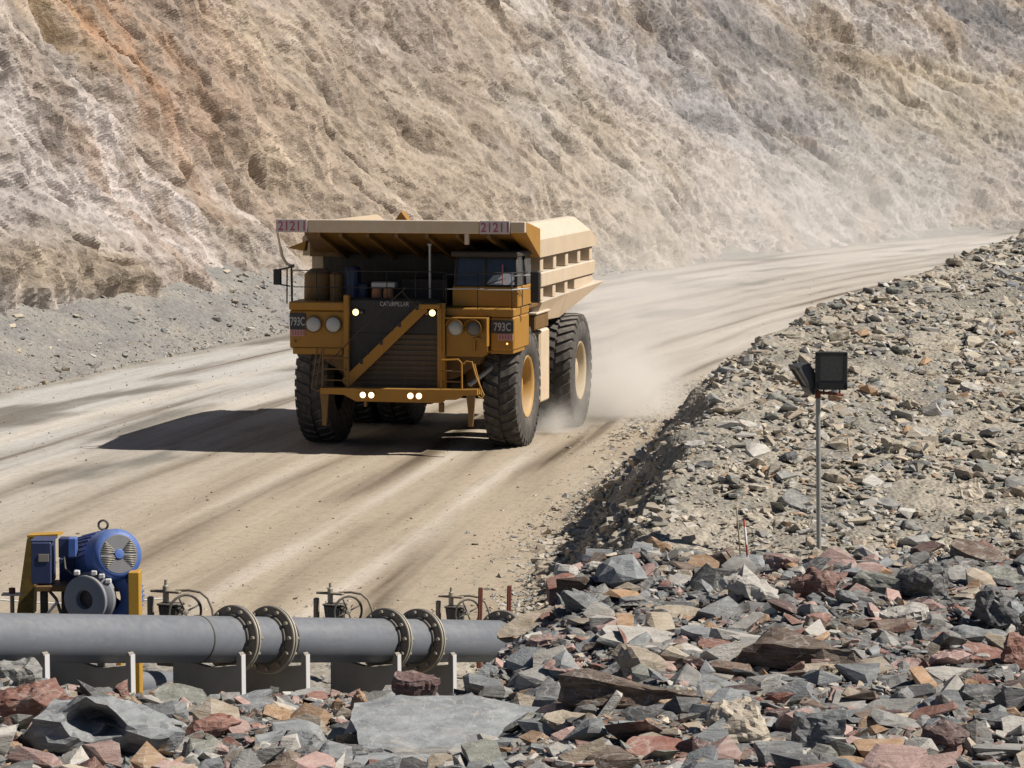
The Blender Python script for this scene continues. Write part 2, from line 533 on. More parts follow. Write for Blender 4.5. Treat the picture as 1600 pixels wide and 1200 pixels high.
for c0, wd, st in ((5.6, .6, .6), (9.1, .5, .6), (18.6, .22, .75), (20.7, .24, .75), (15.2, .2, .4)):
    k = np.exp(-((lane - c0 - .35 * pn(Sg / 18, lat * 0 + c0, 6)) / wd) ** 2) * sstep(-.4, .25, pn(Sg / 16, lat * 0 + c0 * 3, 10) + .2) * st
    base = lerp3(base, (.60, .535, .45), k)
edge = sstep(1.2, .2, lat + .5 * pn(Sg / 3, lat * 0, 3))
base = lerp3(base, (.33, .30, .26), edge)
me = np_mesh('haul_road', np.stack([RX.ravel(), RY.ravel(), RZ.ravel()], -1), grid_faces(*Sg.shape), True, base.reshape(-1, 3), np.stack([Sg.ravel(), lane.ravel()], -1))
tag(link_mesh('haul_road', me, M_ROAD), kind='structure')

# talus apron between road and cliff
s = np.arange(s_of_y(62), s_of_y(330), .3); w = np.linspace(-.12, 1.5, 46)
Sg, Wg = np.meshgrid(s, w)
lx, ly, lnx, lny = left_edge(Sg)
d0, z0 = talus_dims(Sg)
hh = z0 * np.clip(Wg, 0, 2) ** 1.15 + .35 * fbm(Sg / 3.5, Wg * d0 / 2.5, 4, 17) * np.clip(Wg * 4, 0, 1) + .10 * facet(Sg * 1.5, Wg * d0 * 1.5, 6)[0] + np.where(Wg < .02, -.2, .08)
TX, TY = lx + lnx * d0 * Wg, ly + lny * d0 * Wg
tn = fbm(Sg / 5, Wg * 3, 4, 33)
tc = lerp3((.255, .245, .232), (.33, .305, .27), sstep(-.3, .35, tn))
me = np_mesh('talus_slope', np.stack([TX.ravel(), TY.ravel(), hh.ravel()], -1), grid_faces(*Sg.shape), True, tc.reshape(-1, 3))
tag(link_mesh('talus_slope', me, M_GROUND), kind='structure')

# cliff: the blasted pit wall
s1 = s_of_y(70); s2 = s_of_y(335)
sv = [s1]
while sv[-1] < s2: sv.append(sv[-1] + (.15 + .0012 * max(0, sv[-1] - 20) + .004 * max(0, -2 - sv[-1])))
sv = np.array(sv)
rv = np.concatenate([np.arange(-2.6, 0, .2), np.arange(0, 19, .09), np.arange(19, 30, .17), np.arange(30, 56, .6)])
Sg, Rg = np.meshgrid(sv, rv)
bx, by, bz, ox, oy, oz = wall_base(Sg, Rg)
def rotc(th): return Sg * math.cos(th) - Rg * math.sin(th), Sg * math.sin(th) + Rg * math.cos(th)
wx = 1.3 * fbm(Sg / 7, Rg / 7, 3, 201); wy = 1.3 * fbm(Sg / 7 + 40, Rg / 7, 3, 202)
a1, b1 = rotc(R(34)); a1 = a1 + wx; b1 = b1 + wy
a2, b2 = rotc(R(62)); a2 = a2 + wy; b2 = b2 + wx
rightness = sstep(70, 125, Sg)
amp = 1 + .25 * rightness
def billow(x, y, octv, seed, gain=.5):
    t = 0; a = 1.0; f = 1.0; n = 0
    for i in range(octv):
        t = t + a * (np.abs(pn(x * f + 7.7 * i, y * f - 3.3 * i, seed + 17 * i)) * 2 - .55); n += a; a *= gain; f *= 2.1
    return t / n
disp = 2.3 * fbm(Sg / 26, Rg / 15, 4, 100) + 1.25 * fbm(a1 / 13, b1 / 4.5, 3, 120) + .5 * billow(a1 / 16, b1 / 5.5, 2, 130)
f2, id2 = facet(a1 / 4.2 + .3 * wx, b1 / 1.7, 302, 1.8); disp = disp + .16 * f2 * amp
f3, id3 = facet(a2 / 2.2, b2 / .8, 303, 1.9); disp = disp + .11 * f3 * amp
lump = billow(a1 / 4.8, b1 / 1.7, 4, 410, .52)
disp = disp - .50 * lump * amp * (.35 + .9 * sstep(-.3, .4, fbm(Sg / 16, Rg / 7, 3, 440)))
disp = disp + .40 * fbm(a2 / 3.0, b2 / 1.1, 5, 402, .55) - .20 * billow(a1 / 2.2, b1 / .8, 3, 450) * amp - .30 * billow(Sg / 1.9, Rg / 6.0 + .12 * Sg, 3, 460) * sstep(75, 45, Sg)
def line(sa, ra, sb, rb, wd, amt, one=0):
    """A crack or ledge from (sa, ra) to (sb, rb) on the face: amt metres in (negative) or out."""
    dx, dy = sb - sa, rb - ra; L2 = dx * dx + dy * dy; L = math.sqrt(L2)
    S2 = Sg + .6 * wx * .6; R2 = Rg + .35 * wy
    t = ((S2 - sa) * dx + (R2 - ra) * dy) / L2
    d = ((S2 - sa) * -dy + (R2 - ra) * dx) / L
    ends = sstep(-.06, .06, t) * sstep(1.06, .94, t)
    k = np.exp(-(d / wd) ** 2) if not one else sstep(-wd, 0, d) * sstep(wd * 6 * one, 0, d)
    return amt * ends * k
disp = disp + line(29.6, 14.5, 31.2, 11.2, .5, -1.2) + line(38, 11, 42.5, 6.5, .4, -.45) + line(42, 9, 44, 7.2, .4, -.4)
disp = disp + line(112, 12.5, 124, 7.6, .55, -1.2) + line(108, 14.5, 117, 10.8, .35, -1.0) + line(120, 15.8, 131, 9.0, .5, -1.1)
disp = disp + line(152, 17.2, 170, 11.6, 1.0, -1.6) + line(153, 18.6, 171, 13.0, .9, .8) + line(134, 9.2, 146, 6.0, .5, -1.0)
disp = disp + line(140, 16.5, 150, 11.5, 1.3, -1.3) + line(165, 14.6, 186, 9.2, .4, -.9) + line(60, 13, 68, 7, .45, -.45) + line(84, 11, 92, 5.5, .5, -.5)
crk = random.Random(71)
for _i in range(64):
    sa = crk.uniform(14, 70) if _i < 36 else crk.uniform(70, 190); ra = crk.uniform(1.5, 16 if sa < 70 else 22); ln = crk.uniform(1.2, 4.5) * (1 if sa < 70 else 1.8)
    sl = crk.choice([.45, .6, .9, 1.6]); sb_, rb_ = sa + ln / math.hypot(1, sl) , ra - ln * sl / math.hypot(1, sl)
    i0, i1 = np.searchsorted(sv, sa - 3), np.searchsorted(sv, sb_ + 3)
    wdt = crk.uniform(.07, .15) * (1 if sa < 70 else 1.5)
    Sf, Rf, wxf, wyf = Sg, Rg, wx, wy
    Sg, Rg, wx, wy = Sf[:, i0:i1], Rf[:, i0:i1], wxf[:, i0:i1], wyf[:, i0:i1]
    cut = line(sa, ra, sb_, rb_, wdt, -crk.uniform(.2, .5))
    Sg, Rg, wx, wy = Sf, Rf, wxf, wyf
    disp[:, i0:i1] += cut
foot = np.exp(-(Rg / 2.2) ** 2) * sstep(-1.2, .6, Rg)
bench = foot * sstep(29, 24, Sg) * sstep(8, 13, Sg)
disp = disp + bench * (.9 + .9 * fbm(Sg / 1.7, Rg / 1.2, 3, 55)) + foot * .25
disp = disp + .3 * np.exp(-((Rg - 3.0) / 1.1) ** 2) * sstep(52, 46, Sg) * sstep(30, 36, Sg)
VX, VY, VZ = bx + ox * disp, by + oy * disp, bz + oz * disp
# colour of the rock itself: bands and stains on the face
n_a = fbm(Sg / 12, Rg / 6, 5, 500); n_b = fbm(a1 / 5, b1 / 1.6, 5, 501); n_c = fbm(a2 / 2.2, b2 / .8, 4, 502)
tan = lerp3((.37, .305, .24), (.46, .40, .335), sstep(-.35, .35, n_b))
grey = lerp3((.37, .345, .325), (.52, .485, .455), sstep(-.3, .35, n_b))
tgrey = sstep(-.15, .25, n_a + .40 * sstep(32, 22, Sg) * sstep(12, 3, Rg) + .3 * rightness - .18 + .2 * n_c)
cc = lerp3(tan, np.zeros(3), np.zeros_like(Sg)) * (1 - tgrey[..., None]) + grey * tgrey[..., None]
def stain(s0, r0, ss, rs, slant, colour, k, seed, thr=.0):
    """A stain that runs down the face; slant is the drift in s per metre of fall."""
    q = np.exp(-(((Sg - s0 - slant * (r0 - Rg)) / ss) ** 2) - ((Rg - r0) / rs) ** 2)
    q = q * sstep(-.3, .3, fbm((Sg + slant * Rg) / (ss * .5), Rg / (rs * .7), 4, seed) + thr)
    return lerp3s(cc, colour, np.clip(q * k, 0, 1))
def lerp3s(a, b, t): return a * (1 - t[..., None]) + np.asarray(b) * t[..., None]
ORANGE = (.44, .26, .155); BROWN = (.31, .215, .15); WHITE = (.62, .57, .54); DARKG = (.125, .13, .138); CREAM = (.58, .49, .37)
cc = stain(47, 12, 14, 7.5, .4, (.385, .30, .235), .75, 630, .35)
cc = stain(22, 7, 9, 8, .2, (.44, .405, .38), .8, 631, .3)
cc = stain(35.5, 12.0, 3.4, 6.5, .65, ORANGE, .9, 601, .12)
cc = stain(40.5, 12.5, 3.0, 5.0, .7, (.41, .27, .18), .85, 602, .05)
cc = stain(47, 13, 3.2, 5.0, .7, (.39, .28, .20), .6, 632, .0)
cc = stain(31.0, 14.0, 2.6, 4.0, .5, (.43, .32, .17), .7, 603, .1)
cc = stain(29.8, 4.4, 2.8, 4.2, .6, BROWN, .95, 604, .25)
cc = stain(37.0, 3.2, 2.6, 3.2, .6, BROWN, .75, 605, .15)
cc = stain(26.0, 3.8, 2.6, 3.6, .4, WHITE, 1.0, 606, .15)
cc = stain(33.5, 3.8, 2.6, 3.6, .5, WHITE, 1.0, 607, .1)
cc = stain(39.5, 2.2, 4.0, 1.6, .5, (.47, .42, .36), .8, 633, .2)
cc = stain(52.0, 13.0, 5.0, 5.0, .8, CREAM, .8, 609)
cc = stain(48.5, 6.4, 2.6, 1.0, 1.2, CREAM, 1.0, 610, .25)
cc = stain(62, 6, 14, 5, .5, (.40, .335, .26), .8, 611, .3)
cc = stain(90, 6, 14, 7, .5, (.42, .365, .285), .75, 612, .3)
cc = stain(76, 14, 10, 4, .8, (.33, .285, .25), .7, 634, .2)
cc = stain(108, 11, 9, 5.5, 1.2, (.54, .495, .455), .95, 613, .35)
cc = stain(142, 14, 9, 6, 1.6, DARKG, .85, 614, .12)
cc = stain(126, 15.5, 12, 3.0, 1.0, (.20, .185, .18), .85, 615, .15)
cc = stain(190, 19, 18, 4.5, .6, DARKG, .95, 616, .2)
cc = stain(134, 8.5, 9, 3.4, 1.4, (.27, .27, .27), .85, 617, .2)
cc = stain(120, 9, 9, 6, 1.2, (.33, .335, .345), .8, 640, .2)
cc = stain(146, 7, 10, 4, 1.0, (.36, .36, .365), .75, 641, .15)
cc = stain(23, 6, 1.2, 5, .35, WHITE, .9, 642, .25)
cc = stain(30.5, 5.5, .9, 5, .4, WHITE, .9, 643, .25)
cc = stain(36, 4.0, .9, 4, .45, (.60, .555, .53), .9, 644, .25)
cc = stain(42, 3.5, 1.0, 3.5, .45, (.55, .50, .46), .8, 645, .2)
cc = stain(160, 13.5, 12, 1.6, 2.6, (.34, .265, .18), .85, 618, .25)
cc = stain(174, 12.0, 12, 2.0, 2.4, (.54, .475, .375), .85, 619, .15)
cc = stain(162, 8.5, 16, 5, 1.0, (.40, .36, .285), .85, 620, .3)
cc = stain(172, 3.5, 18, 3.4, .7, (.37, .345, .325), .8, 621, .3)
cc = stain(104, 3, 18, 4.5, .7, (.50, .46, .415), .85, 622, .3)
cc = stain(126, 4, 12, 3, .7, (.47, .445, .42), .7, 635, .2)
cc = lerp3s(cc, (.34, .28, .21), np.clip(bench * 1.1, 0, .85))
cc = cc * (1 + .16 * (id3 - .5) + .16 * (id2 - .5) + .22 * n_c + .25 * n_b)[..., None]
n_d = fbm(Sg / 1.5, Rg / 6.5 + .1 * Sg, 4, 503)
cc = cc * (1 + .30 * n_d * sstep(80, 45, Sg))[..., None]
cc = np.clip(cc * np.array([.845, .815, .80]), .05, .75)
me = np_mesh('cliff', np.stack([VX.ravel(), VY.ravel(), VZ.ravel()], -1), grid_faces(*Sg.shape), False, cc.reshape(-1, 3))
tag(link_mesh('cliff', me, M_CLIFF), kind='structure')

# ---------------------------------------------------------------- the haul truck
M_YEL = paint('dusty_yellow_paint', (.37, .17, .010), .14, .5, 1.2)
M_YELD = paint('grimy_shade_yellow_paint', (.175, .085, .015), .2, .55, 2.0, grime=.6)  # grime patches on a yellow darkened to deepen the shade under the canopy
M_BODY = paint('dust_faded_body_paint', (.60, .44, .27), 1.0, .65, .9, dustcol=(.62, .53, .43), grime=.35)
M_BLACK = plain('black_painted_steel', (.022, .021, .021), .5)
M_DARK = paint('sooty_steel', (.04, .032, .025), .15, .7, 2.0)
M_GRILL = paint('oily_brown_grille', (.075, .05, .028), .2, .6, 2.5)
M_TYRE = paint('dusty_tyre_rubber', (.042, .040, .038), .7, .9, 1.0, dustcol=(.26, .23, .20), spec=.2)
M_RIM = paint('yellow_wheel_rim', (.52, .28, .05), .5, .5, 2.0)
M_RIMD = paint('dust_caked_rim', (.52, .39, .22), .6, .7, 2.0)
M_GLASS = plain('dark_cab_glass', (.015, .02, .028), .08, spec=.8)
M_LENS = plain('grey_lamp_glass', (.42, .42, .40), .25, spec=.6)
M_LENSD = plain('dim_lamp_glass', (.12, .115, .10), .3, spec=.6)
M_LAMP = glow('lit_headlamp', (1.0, .82, .5), 2.6)
M_LAMPH = glow('lit_amber_lamp', (1.0, .78, .32), 2.2)
M_AMBER = glow('small_amber_marker', (1.0, .45, .12), 2.0)
M_CHROME = plain('pale_galvanised_tube', (.45, .44, .42), .4, .3)
M_WHITE = paint('pale_sign_plate', (.58, .50, .47), .2, .7, 4.0)
M_PINK = plain('magenta_sign_paint', (.42, .09, .17), .7)
M_PLATE = plain('black_number_plate', (.025, .027, .035), .5)
M_WTXT = paint('worn_white_lettering', (.48, .46, .44), .1, .7, 6.0, grime=.7)
M_REDP = plain('faded_red_plate', (.36, .12, .12), .7)
M_PALEP = plain('pale_pink_plate', (.46, .26, .24), .7)
M_BLUE = plain('dark_blue_tank_paint', (.02, .035, .085), .5)
M_ORNG = paint('faded_orange_canister', (.42, .17, .07), .2, .7, 3.0)

TX0, TY0, TROT = -2.75, 94.2, R(-12.5)
truck = thing('haul_truck', 'huge yellow mining haul truck with lit lamps driving down the dusty haul road', 'dump truck', (TX0, TY0, .06), (0, 0, TROT))

def tyre_mesh(inner):
    Rt, Wt = 1.775, 1.08
    h = Wt / 2
    mb = MB()
    prof = [(.80, -h * .62), (.84, -h * .74), (1.0, -h * .93), (1.18, -h * 1.0), (1.36, -h * .985), (1.55, -h * .93), (1.66, -h * .87), (1.70, -h * .78), (1.715, -h * .35),
            (1.715, 0), (1.715, h * .35), (1.70, h * .78), (1.66, h * .87), (1.55, h * .93), (1.36, h * .985), (1.18, h * 1.0), (1.0, h * .93), (.84, h * .74), (.80, h * .62)]
    mb.lathe(prof, axis=(1, 0, 0), n=64)
    n = 34
    for k in range(n):
        for sd in (-1, 1):
            a0 = 2 * math.pi * (k + (.25 if sd > 0 else -.25)) / n
            def P(r, x, a): return (x, r * math.sin(a), r * math.cos(a))
            wd = 2 * math.pi / n * .34
            sk = .07 * sd
            xs = [sd * h * .06, sd * h * .55, sd * h * .90, sd * h * .955]
            rs = [1.785, 1.785, 1.755, 1.63]; rb = [1.70, 1.70, 1.66, 1.55]
            of = [-.10, .0, .10, .12]
            vs = []
            for i in range(4):
                for (r, da) in ((rb[i], -wd), (rs[i], -wd * .86), (rs[i], wd * .86), (rb[i], wd)):
                    vs.append(P(r, xs[i], a0 + da + of[i] * .6))
            fs = []
            for i in range(3):
                for j in range(3): fs.append([i * 4 + j, i * 4 + j + 1, i * 4 + j + 5, i * 4 + j + 4])
            fs.append([0, 1, 2, 3]); fs.append([12, 13, 14, 15])
            mb.add(vs, fs)
    return mb.mesh('tyre')
def rim_mesh(sd, deep):
    mb = MB()
    prof = [(.80, .30), (.90, .42), (.915, .46), (.90, .475), (.84, .455), (.79, .40), (.76, .40 - deep * .5), (.70, .40 - deep), (.42, .40 - deep - .02), (.40, .40 - deep + .16), (.30, .40 - deep + .20), (.0, .40 - deep + .21)]
    mb.lathe([(r, sd * h) for r, h in prof], axis=(1, 0, 0), n=48)
    for k in range(16):
        a = 2 * math.pi * k / 16
        mb.lathe([(.0, .05 * sd), (.035, .05 * sd), (.035, 0)], (sd * (.40 - deep), .60 * math.sin(a), .60 * math.cos(a)), (1, 0, 0), 6, False)
    return mb.mesh('rim')
TYRE = tyre_mesh(False); RIMF = {s: rim_mesh(s, .34) for s in (-1, 1)}; RIMR = {s: rim_mesh(s, .26) for s in (-1, 1)}
hubm = MB().lathe([(.0, .0), (.22, .0), (.24, -.03), (.24, -.12)], axis=(1, 0, 0), n=24).mesh('hub_cap')
def wheel(x, y, sd, rims, rm, ang):
    w = link_mesh('wheel', rims[sd].copy() if not rims[sd].materials else rims[sd], rm, truck, (x, y, 1.74), (ang, 0, 0))
    t = link_mesh('tyre', TYRE, M_TYRE, w)
    return w
wheel(2.82, 0, 1, RIMF, M_RIM, .0); wheel(-2.82, 0, -1, RIMF, M_RIM, .4)
wheel(3.22, 5.9, 1, RIMR, M_RIMD, .2); wheel(2.02, 5.9, 1, RIMR, M_RIMD, .7); wheel(-2.02, 5.9, -1, RIMR, M_RIMD, .5); wheel(-3.22, 5.9, -1, RIMR, M_RIMD, .1)

# chassis, axles, engine
mb = MB()
for sx in (-1, 1): mb.box(sx * .55, sx * .95, -2.3, 8.6, 1.55, 2.35)
for y in (-1.2, 1.2, 3.2, 5.0): mb.box(-.6, .6, y - .2, y + .2, 1.6, 2.2)
mb.build('chassis_frame', M_YELD, truck)
mb = MB().lathe([(.35, -2.2), (.35, 2.2)], (0, 0, 1.7), (1, 0, 0), 20)
mb.box(-.5, .5, -.5, .5, 1.2, 2.0); mb.build('front_axle', M_DARK, truck)
mb = MB().lathe([(.5, -2.9), (.62, -1.2), (.85, -.6), (.85, .6), (.62, 1.2), (.5, 2.9)], (0, 5.9, 1.74), (1, 0, 0), 24); mb.build('rear_axle', M_DARK, truck)
mb = MB().box(-1.05, 1.05, -2.3, .9, 1.6, 3.9); mb.box(-.8, .8, .9, 2.2, 1.5, 2.8); mb.build('engine', M_DARK, truck)
for sx in (-1, 1):
    mb = MB().lathe([(.24, 1.6), (.24, 2.7), (.30, 2.72), (.30, 3.9)], (sx * 1.75, -.35, 0), (0, 0, 1), 18); mb.build('suspension_cylinder', M_YELD, truck)
    mb = MB().prism([(sx * .95, 3.0), (sx * 2.55, 3.0), (sx * 2.3, 2.55), (sx * 1.55, 2.1), (sx * .95, 2.0)], 1, -2.0, -1.2); mb.build('wing_bracket', M_YELD, truck)

# fenders and deck
mb = MB().box(-3.2, -1.50, -2.6, -.7, 2.95, 4.05, .04); mb.box(-3.2, -1.50, -2.66, -.7, 4.06, 4.30, .03); mb.box(-3.1, -1.60, -2.63, -2.5, 2.78, 2.97, .02)
lf = mb.build('fender', M_YEL, truck)
mb = MB().box(2.76, 3.46, -2.6, -.6, 2.98, 3.93, .04); mb.box(1.45, 3.46, -2.62, -.6, 3.94, 4.18, .03); mb.box(2.72, 3.42, -2.5, -1.0, 2.88, 2.99, .02)
rf = mb.build('fender', M_YEL, truck)
mb = MB().prism([(1.50, 2.80), (2.55, 2.80), (2.70, 2.95), (2.70, 3.88), (1.50, 3.88)], 1, -2.72, -2.2); mb.box(1.46, 2.74, -2.92, -2.2, 3.89, 3.93, .01)
mb.box(2.70, 2.74, -2.92, -2.2, 3.10, 3.90, .01); mb.box(2.30, 2.36, -2.80, -2.7, 2.95, 3.35); mb.box(2.30, 2.5, -2.80, -2.7, 3.31, 3.36)
mb.build('headlight_bracket', M_YEL, truck)
mb = MB().box(-3.18, 1.48, -2.55, 1.2, 4.06, 4.16, .01); mb.box(1.4, 3.44, -.62, 1.2, 4.06, 4.16, .01); mb.build('deck', M_YELD, truck)
def lamp(name, x, y, z, r, lens, ring, rot=0, nm=24, hood=False):
    mb = MB().lathe([(r * 1.12, .10), (r * 1.15, -.02), (r * 1.04, -.035), (r * .98, -.01)], (0, 0, 0), (0, 1, 0), nm)
    o = mb.build(name, ring, truck, (x, y, z), (0, 0, rot))
    MB().lathe([(r * 1.0, -.012), (r * .8, -.04), (r * .4, -.06), (0, -.066)], (0, 0, 0), (0, 1, 0), nm).build('lens', lens, o)
    if hood:
        mb = MB(); n = 14; vs = []
        for k in range(n + 1):
            a = math.pi * (-.12 + 1.04 * k / n)
            for rr, yy in ((1.16, .05), (1.20, -.20), (1.24, -.20), (1.20, .05)): vs.append((math.cos(a) * r * rr, yy, math.sin(a) * r * rr))
        mb.add(vs, [[k * 4 + j, k * 4 + (j + 1) % 4, k * 4 + 4 + (j + 1) % 4, k * 4 + 4 + j] for k in range(n) for j in range(4)], True)
        mb.build('lamp_hood', ring, o)
    return o
lamp('headlight', -2.46, -2.68, 3.65, .215, M_LENS, M_YELD); lamp('headlight', -1.87, -2.68, 3.65, .215, M_LENS, M_YELD)
lamp('headlight', 1.78, -2.76, 3.62, .215, M_LENS, M_YEL, hood=True); lamp('headlight', 2.31, -2.76, 3.62, .215, M_LENSD, M_YEL, hood=True)
def board(name, x0, x1, z0, z1, y, m, t=.02, parent=None):
    return MB().box(x0, x1, y, y + t, z0, z1, .004).build(name, m, parent or truck)
b = board('number_plate', -3.185, -2.70, 3.50, 3.97, -2.63, M_PLATE); text_on('plate_lettering', '793C', .25, M_WTXT, b, (-2.945, -2.636, 3.73), (R(90), 0, 0), .43, .012)
b = board('number_plate', 2.78, 3.44, 3.48, 3.84, -2.63, M_PLATE); text_on('plate_lettering', '793C', .24, M_WTXT, b, (3.12, -2.636, 3.66), (R(90), 0, 0), .50, .012)
b = board('warning_plate', -3.16, -2.72, 3.30, 3.49, -2.625, M_PALEP)
for k in range(5): board('red_mark', -3.12 + k * .085, -3.075 + k * .085, 3.33, 3.46, -2.629, M_REDP, .004, b)
b = board('warning_plate', 2.98, 3.42, 3.27, 3.46, -2.625, M_PALEP)
for k in range(5): board('red_mark', 3.02 + k * .085, 3.065 + k * .085, 3.30, 3.43, -2.629, M_REDP, .004, b)
lamp('marker_light', 3.26, -2.62, 3.18, .03, M_AMBER, M_YEL, nm=12); lamp('marker_light', -3.02, -2.62, 3.15, .028, M_ORNG, M_YEL, nm=12)

# radiator, hood panel, frame posts, stairway
grille = MB().box(-1.40, 1.26, -2.55, -2.3, 1.72, 3.42, .01).build('radiator_grille', M_GRILL, truck)
for k in range(11):
    MB().box(-1.36, 1.22, -2.585, -2.552, 1.80 + k * .15, 1.89 + k * .15, .008).build('louver', M_GRILL, grille)
hood = MB().prism([(-2.60, 3.43), (-2.60, 4.36), (-2.50, 4.42), (-2.2, 4.42), (-2.2, 3.43)], 0, -1.40, 1.26).build('hood_panel', M_BLACK, truck)
text_on('hood_lettering', 'CATERPILLAR', .13, M_WTXT, hood, (-.06, -2.606, 4.27), (R(90), 0, 0), .86, .008)
MB().prism([(-1.40, 3.42), (-1.40, 2.0), (.1, 3.42)], 1, -2.612, -2.59).build('radiator_guard', M_BLACK, truck)
MB().box(-1.53, -1.38, -2.78, -2.55, 2.0, 4.52, .015).build('frame_post', M_YEL, truck)
MB().box(1.24, 1.47, -2.78, -2.55, 1.70, 4.32, .015).build('frame_post', M_YEL, truck)
for dz in (0, .10): MB().tube([(1.38 + dz, -2.86, 2.95), (1.38 + dz, -2.90, 3.10), (1.38 + dz, -2.90, 4.0), (1.38 + dz, -2.84, 4.15)], .022).build('handrail', M_YEL, truck)
a, bq = Vector((-1.46, -3.0, 1.98)), Vector((.86, -2.86, 4.22))
d = (bq - a).normalized(); up = Vector((-d.z, 0, d.x))
st = MB()
for yo in (0.0,):
    st.hexa([a + up * -.16, bq + up * -.16, bq + up * -.16 + Vector((0, .05, 0)), a + up * -.16 + Vector((0, .05, 0))], [a + up * .13, bq + up * .13, bq + up * .13 + Vector((0, .05, 0)), a + up * .13 + Vector((0, .05, 0))])
stair = st.build('stairway', M_YEL, truck)
for k in range(9):
    c = a.lerp(bq, (k + .7) / 9.3)
    MB().box(c.x - .14, c.x + .14, c.y + .055, c.y + .36, c.z - .02, c.z + .02, .005).build('tread', M_YELD, stair)
for k in (.25, .5, .73, .95):
    c = a.lerp(bq, k) + up * .10
    MB().box(c.x - .045, c.x + .045, c.y - .012, c.y + .03, c.z - .06, c.z + .07, .005).build('bracket', M_BLACK, stair)
rail = MB()
rail.tube([a + up * .75, a.lerp(bq, .5) + up * .78, bq + up * .75], .016)
for k in (.05, .35, .65, .95): rail.tube([a.lerp(bq, k) + up * .1, a.lerp(bq, k) + up * .76], .014)
rail.build('handrail', M_DARK, stair)
MB().box(.80, 1.36, -2.95, -2.6, 4.16, 4.30, .02).build('landing', M_YEL, truck)
lamp('hood_light', -1.20, -2.64, 4.02, .095, M_LAMPH, M_BLACK, nm=16); lamp('hood_light', 1.07, -2.64, 4.03, .095, M_LAMPH, M_BLACK, nm=16)
lamp('reflector', -1.02, -2.63, 4.02, .06, M_LENSD, M_BLACK, nm=12); lamp('reflector', .89, -2.63, 4.01, .06, M_REDP, M_BLACK, nm=12)

# bumper with lit lamps and swinging step irons
mb = MB().prism([(-2.05, 1.88), (-2.05, 1.72), (-1.35, 1.70), (-1.0, 1.52), (1.5, 1.52), (1.56, 1.60), (1.95, 1.62), (2.1, 1.74), (2.56, 1.76), (2.56, 1.92), (2.0, 1.90)], 1, -3.42, -3.0)
bump = mb.build('bumper', M_YEL, truck)
for sx in (-.9, .75): MB().box(sx - .15, sx + .15, -3.0, -2.3, 1.55, 1.85).build('bumper_mount', M_YELD, bump)
for x in (-.78, -.53, .62, .87): lamp('bumper_light', x, -3.44, 1.71, .085, M_LAMP, M_YEL, nm=18)
for x, z in ((-1.95, .80), (2.36, .86)):
    MB().prism([(x - .13, 1.80), (x + .14, 1.80), (x + .10, 1.3), (x + .06, z), (x - .06, z), (x - .07, 1.3)], 1, -3.40, -3.30).build('step_iron', M_YELD, truck)
MB().box(1.42, 1.56, -3.36, -3.2, 1.24, 1.52, .02).build('tow_lug', M_YELD, truck)
MB().box(-.78, -.70, -3.36, -3.25, 1.36, 1.52, .02).build('tow_lug', M_YELD, truck)
# boarding ladders either side of the grille
lad = MB()
for x, xb in ((-2.02, -2.02), (-1.28, -1.26)): lad.tube([(x, -3.2, 3.0), (xb, -3.28, 1.88)], .03)
lad.tube([(-2.28, -2.9, 3.0), (-2.34, -3.1, 2.2), (-2.36, -3.2, 1.86), (-2.2, -3.24, 1.76), (-2.06, -3.26, 1.85)], .022)
lad.tube([(-2.16, -2.9, 2.9), (-2.22, -3.1, 2.2), (-2.24, -3.2, 1.90)], .02)
ladder = lad.build('boarding_ladder', M_YELD, truck)
for z in (2.1, 2.42, 2.74): MB().tube([(-2.02, -3.25, z), (-1.27, -3.25, z)], .02).build('rung', M_YELD, ladder)
lad = MB()
lad.tube([(1.45, -3.1, 2.72), (1.95, -3.15, 2.75), (2.06, -3.2, 2.65), (2.08, -3.25, 1.88)], .026)
lad.tube([(2.10, -3.15, 2.62), (2.18, -3.12, 2.70), (2.34, -3.1, 2.68), (2.46, -3.15, 2.3), (2.72, -3.25, 1.75), (2.66, -3.28, 1.66), (2.56, -3.28, 1.72)], .024)
lad.tube([(2.40, -3.05, 2.62), (2.56, -3.15, 2.1), (2.64, -3.2, 1.72)], .02)
lad.tube([(1.47, -3.1, 2.72), (1.47, -3.25, 1.9)], .026)
ladder = lad.build('boarding_ladder', M_YEL, truck)
for z in (2.12, 2.42): MB().tube([(1.47, -3.2, z), (2.07, -3.22, z)], .02).build('rung', M_YELD, ladder)
MB().tube([(2.05, -2.2, 1.95), (2.75, -1.4, 2.55)], .07, 10).build('steering_link', M_CHROME, truck)

# deck equipment under the canopy
MB().lathe([(.42, 4.30), (.44, 4.36), (.42, 5.05), (.25, 5.2), (0, 5.22)], (-2.62, -1.5, 0), (0, 0, 1), 24).build('air_cleaner', M_YELD, truck)
MB().lathe([(.20, 4.30), (.20, 5.05), (.1, 5.12), (0, 5.12)], (-2.02, -1.75, 0), (0, 0, 1), 18).build('air_cleaner', M_YELD, truck)
mb = MB().box(-1.75, -1.38, -1.9, -1.3, 4.17, 5.28, .08); mb.box(-1.45, -1.1, -1.75, -1.3, 4.17, 4.8, .05); mb.build('blue_tank', M_BLUE, truck)
for x in (-.74, -.40): MB().lathe([(.14, 4.17), (.15, 4.2), (.15, 4.60), (.12, 4.68), (.0, 4.68)], (x, -2.0, 0), (0, 0, 1), 18).build('canister', M_ORNG, truck)
MB().box(-.92, -.2, -2.0, -1.6, 4.69, 4.86, .03).build('canister_cap', M_CHROME, truck)
mb = MB().tube([(.84, -2.0, 4.17), (.84, -2.0, 5.95)], .035); mb.box(.78, .90, -2.06, -1.94, 5.93, 5.99); mb.build('aerial_post', M_CHROME, truck)
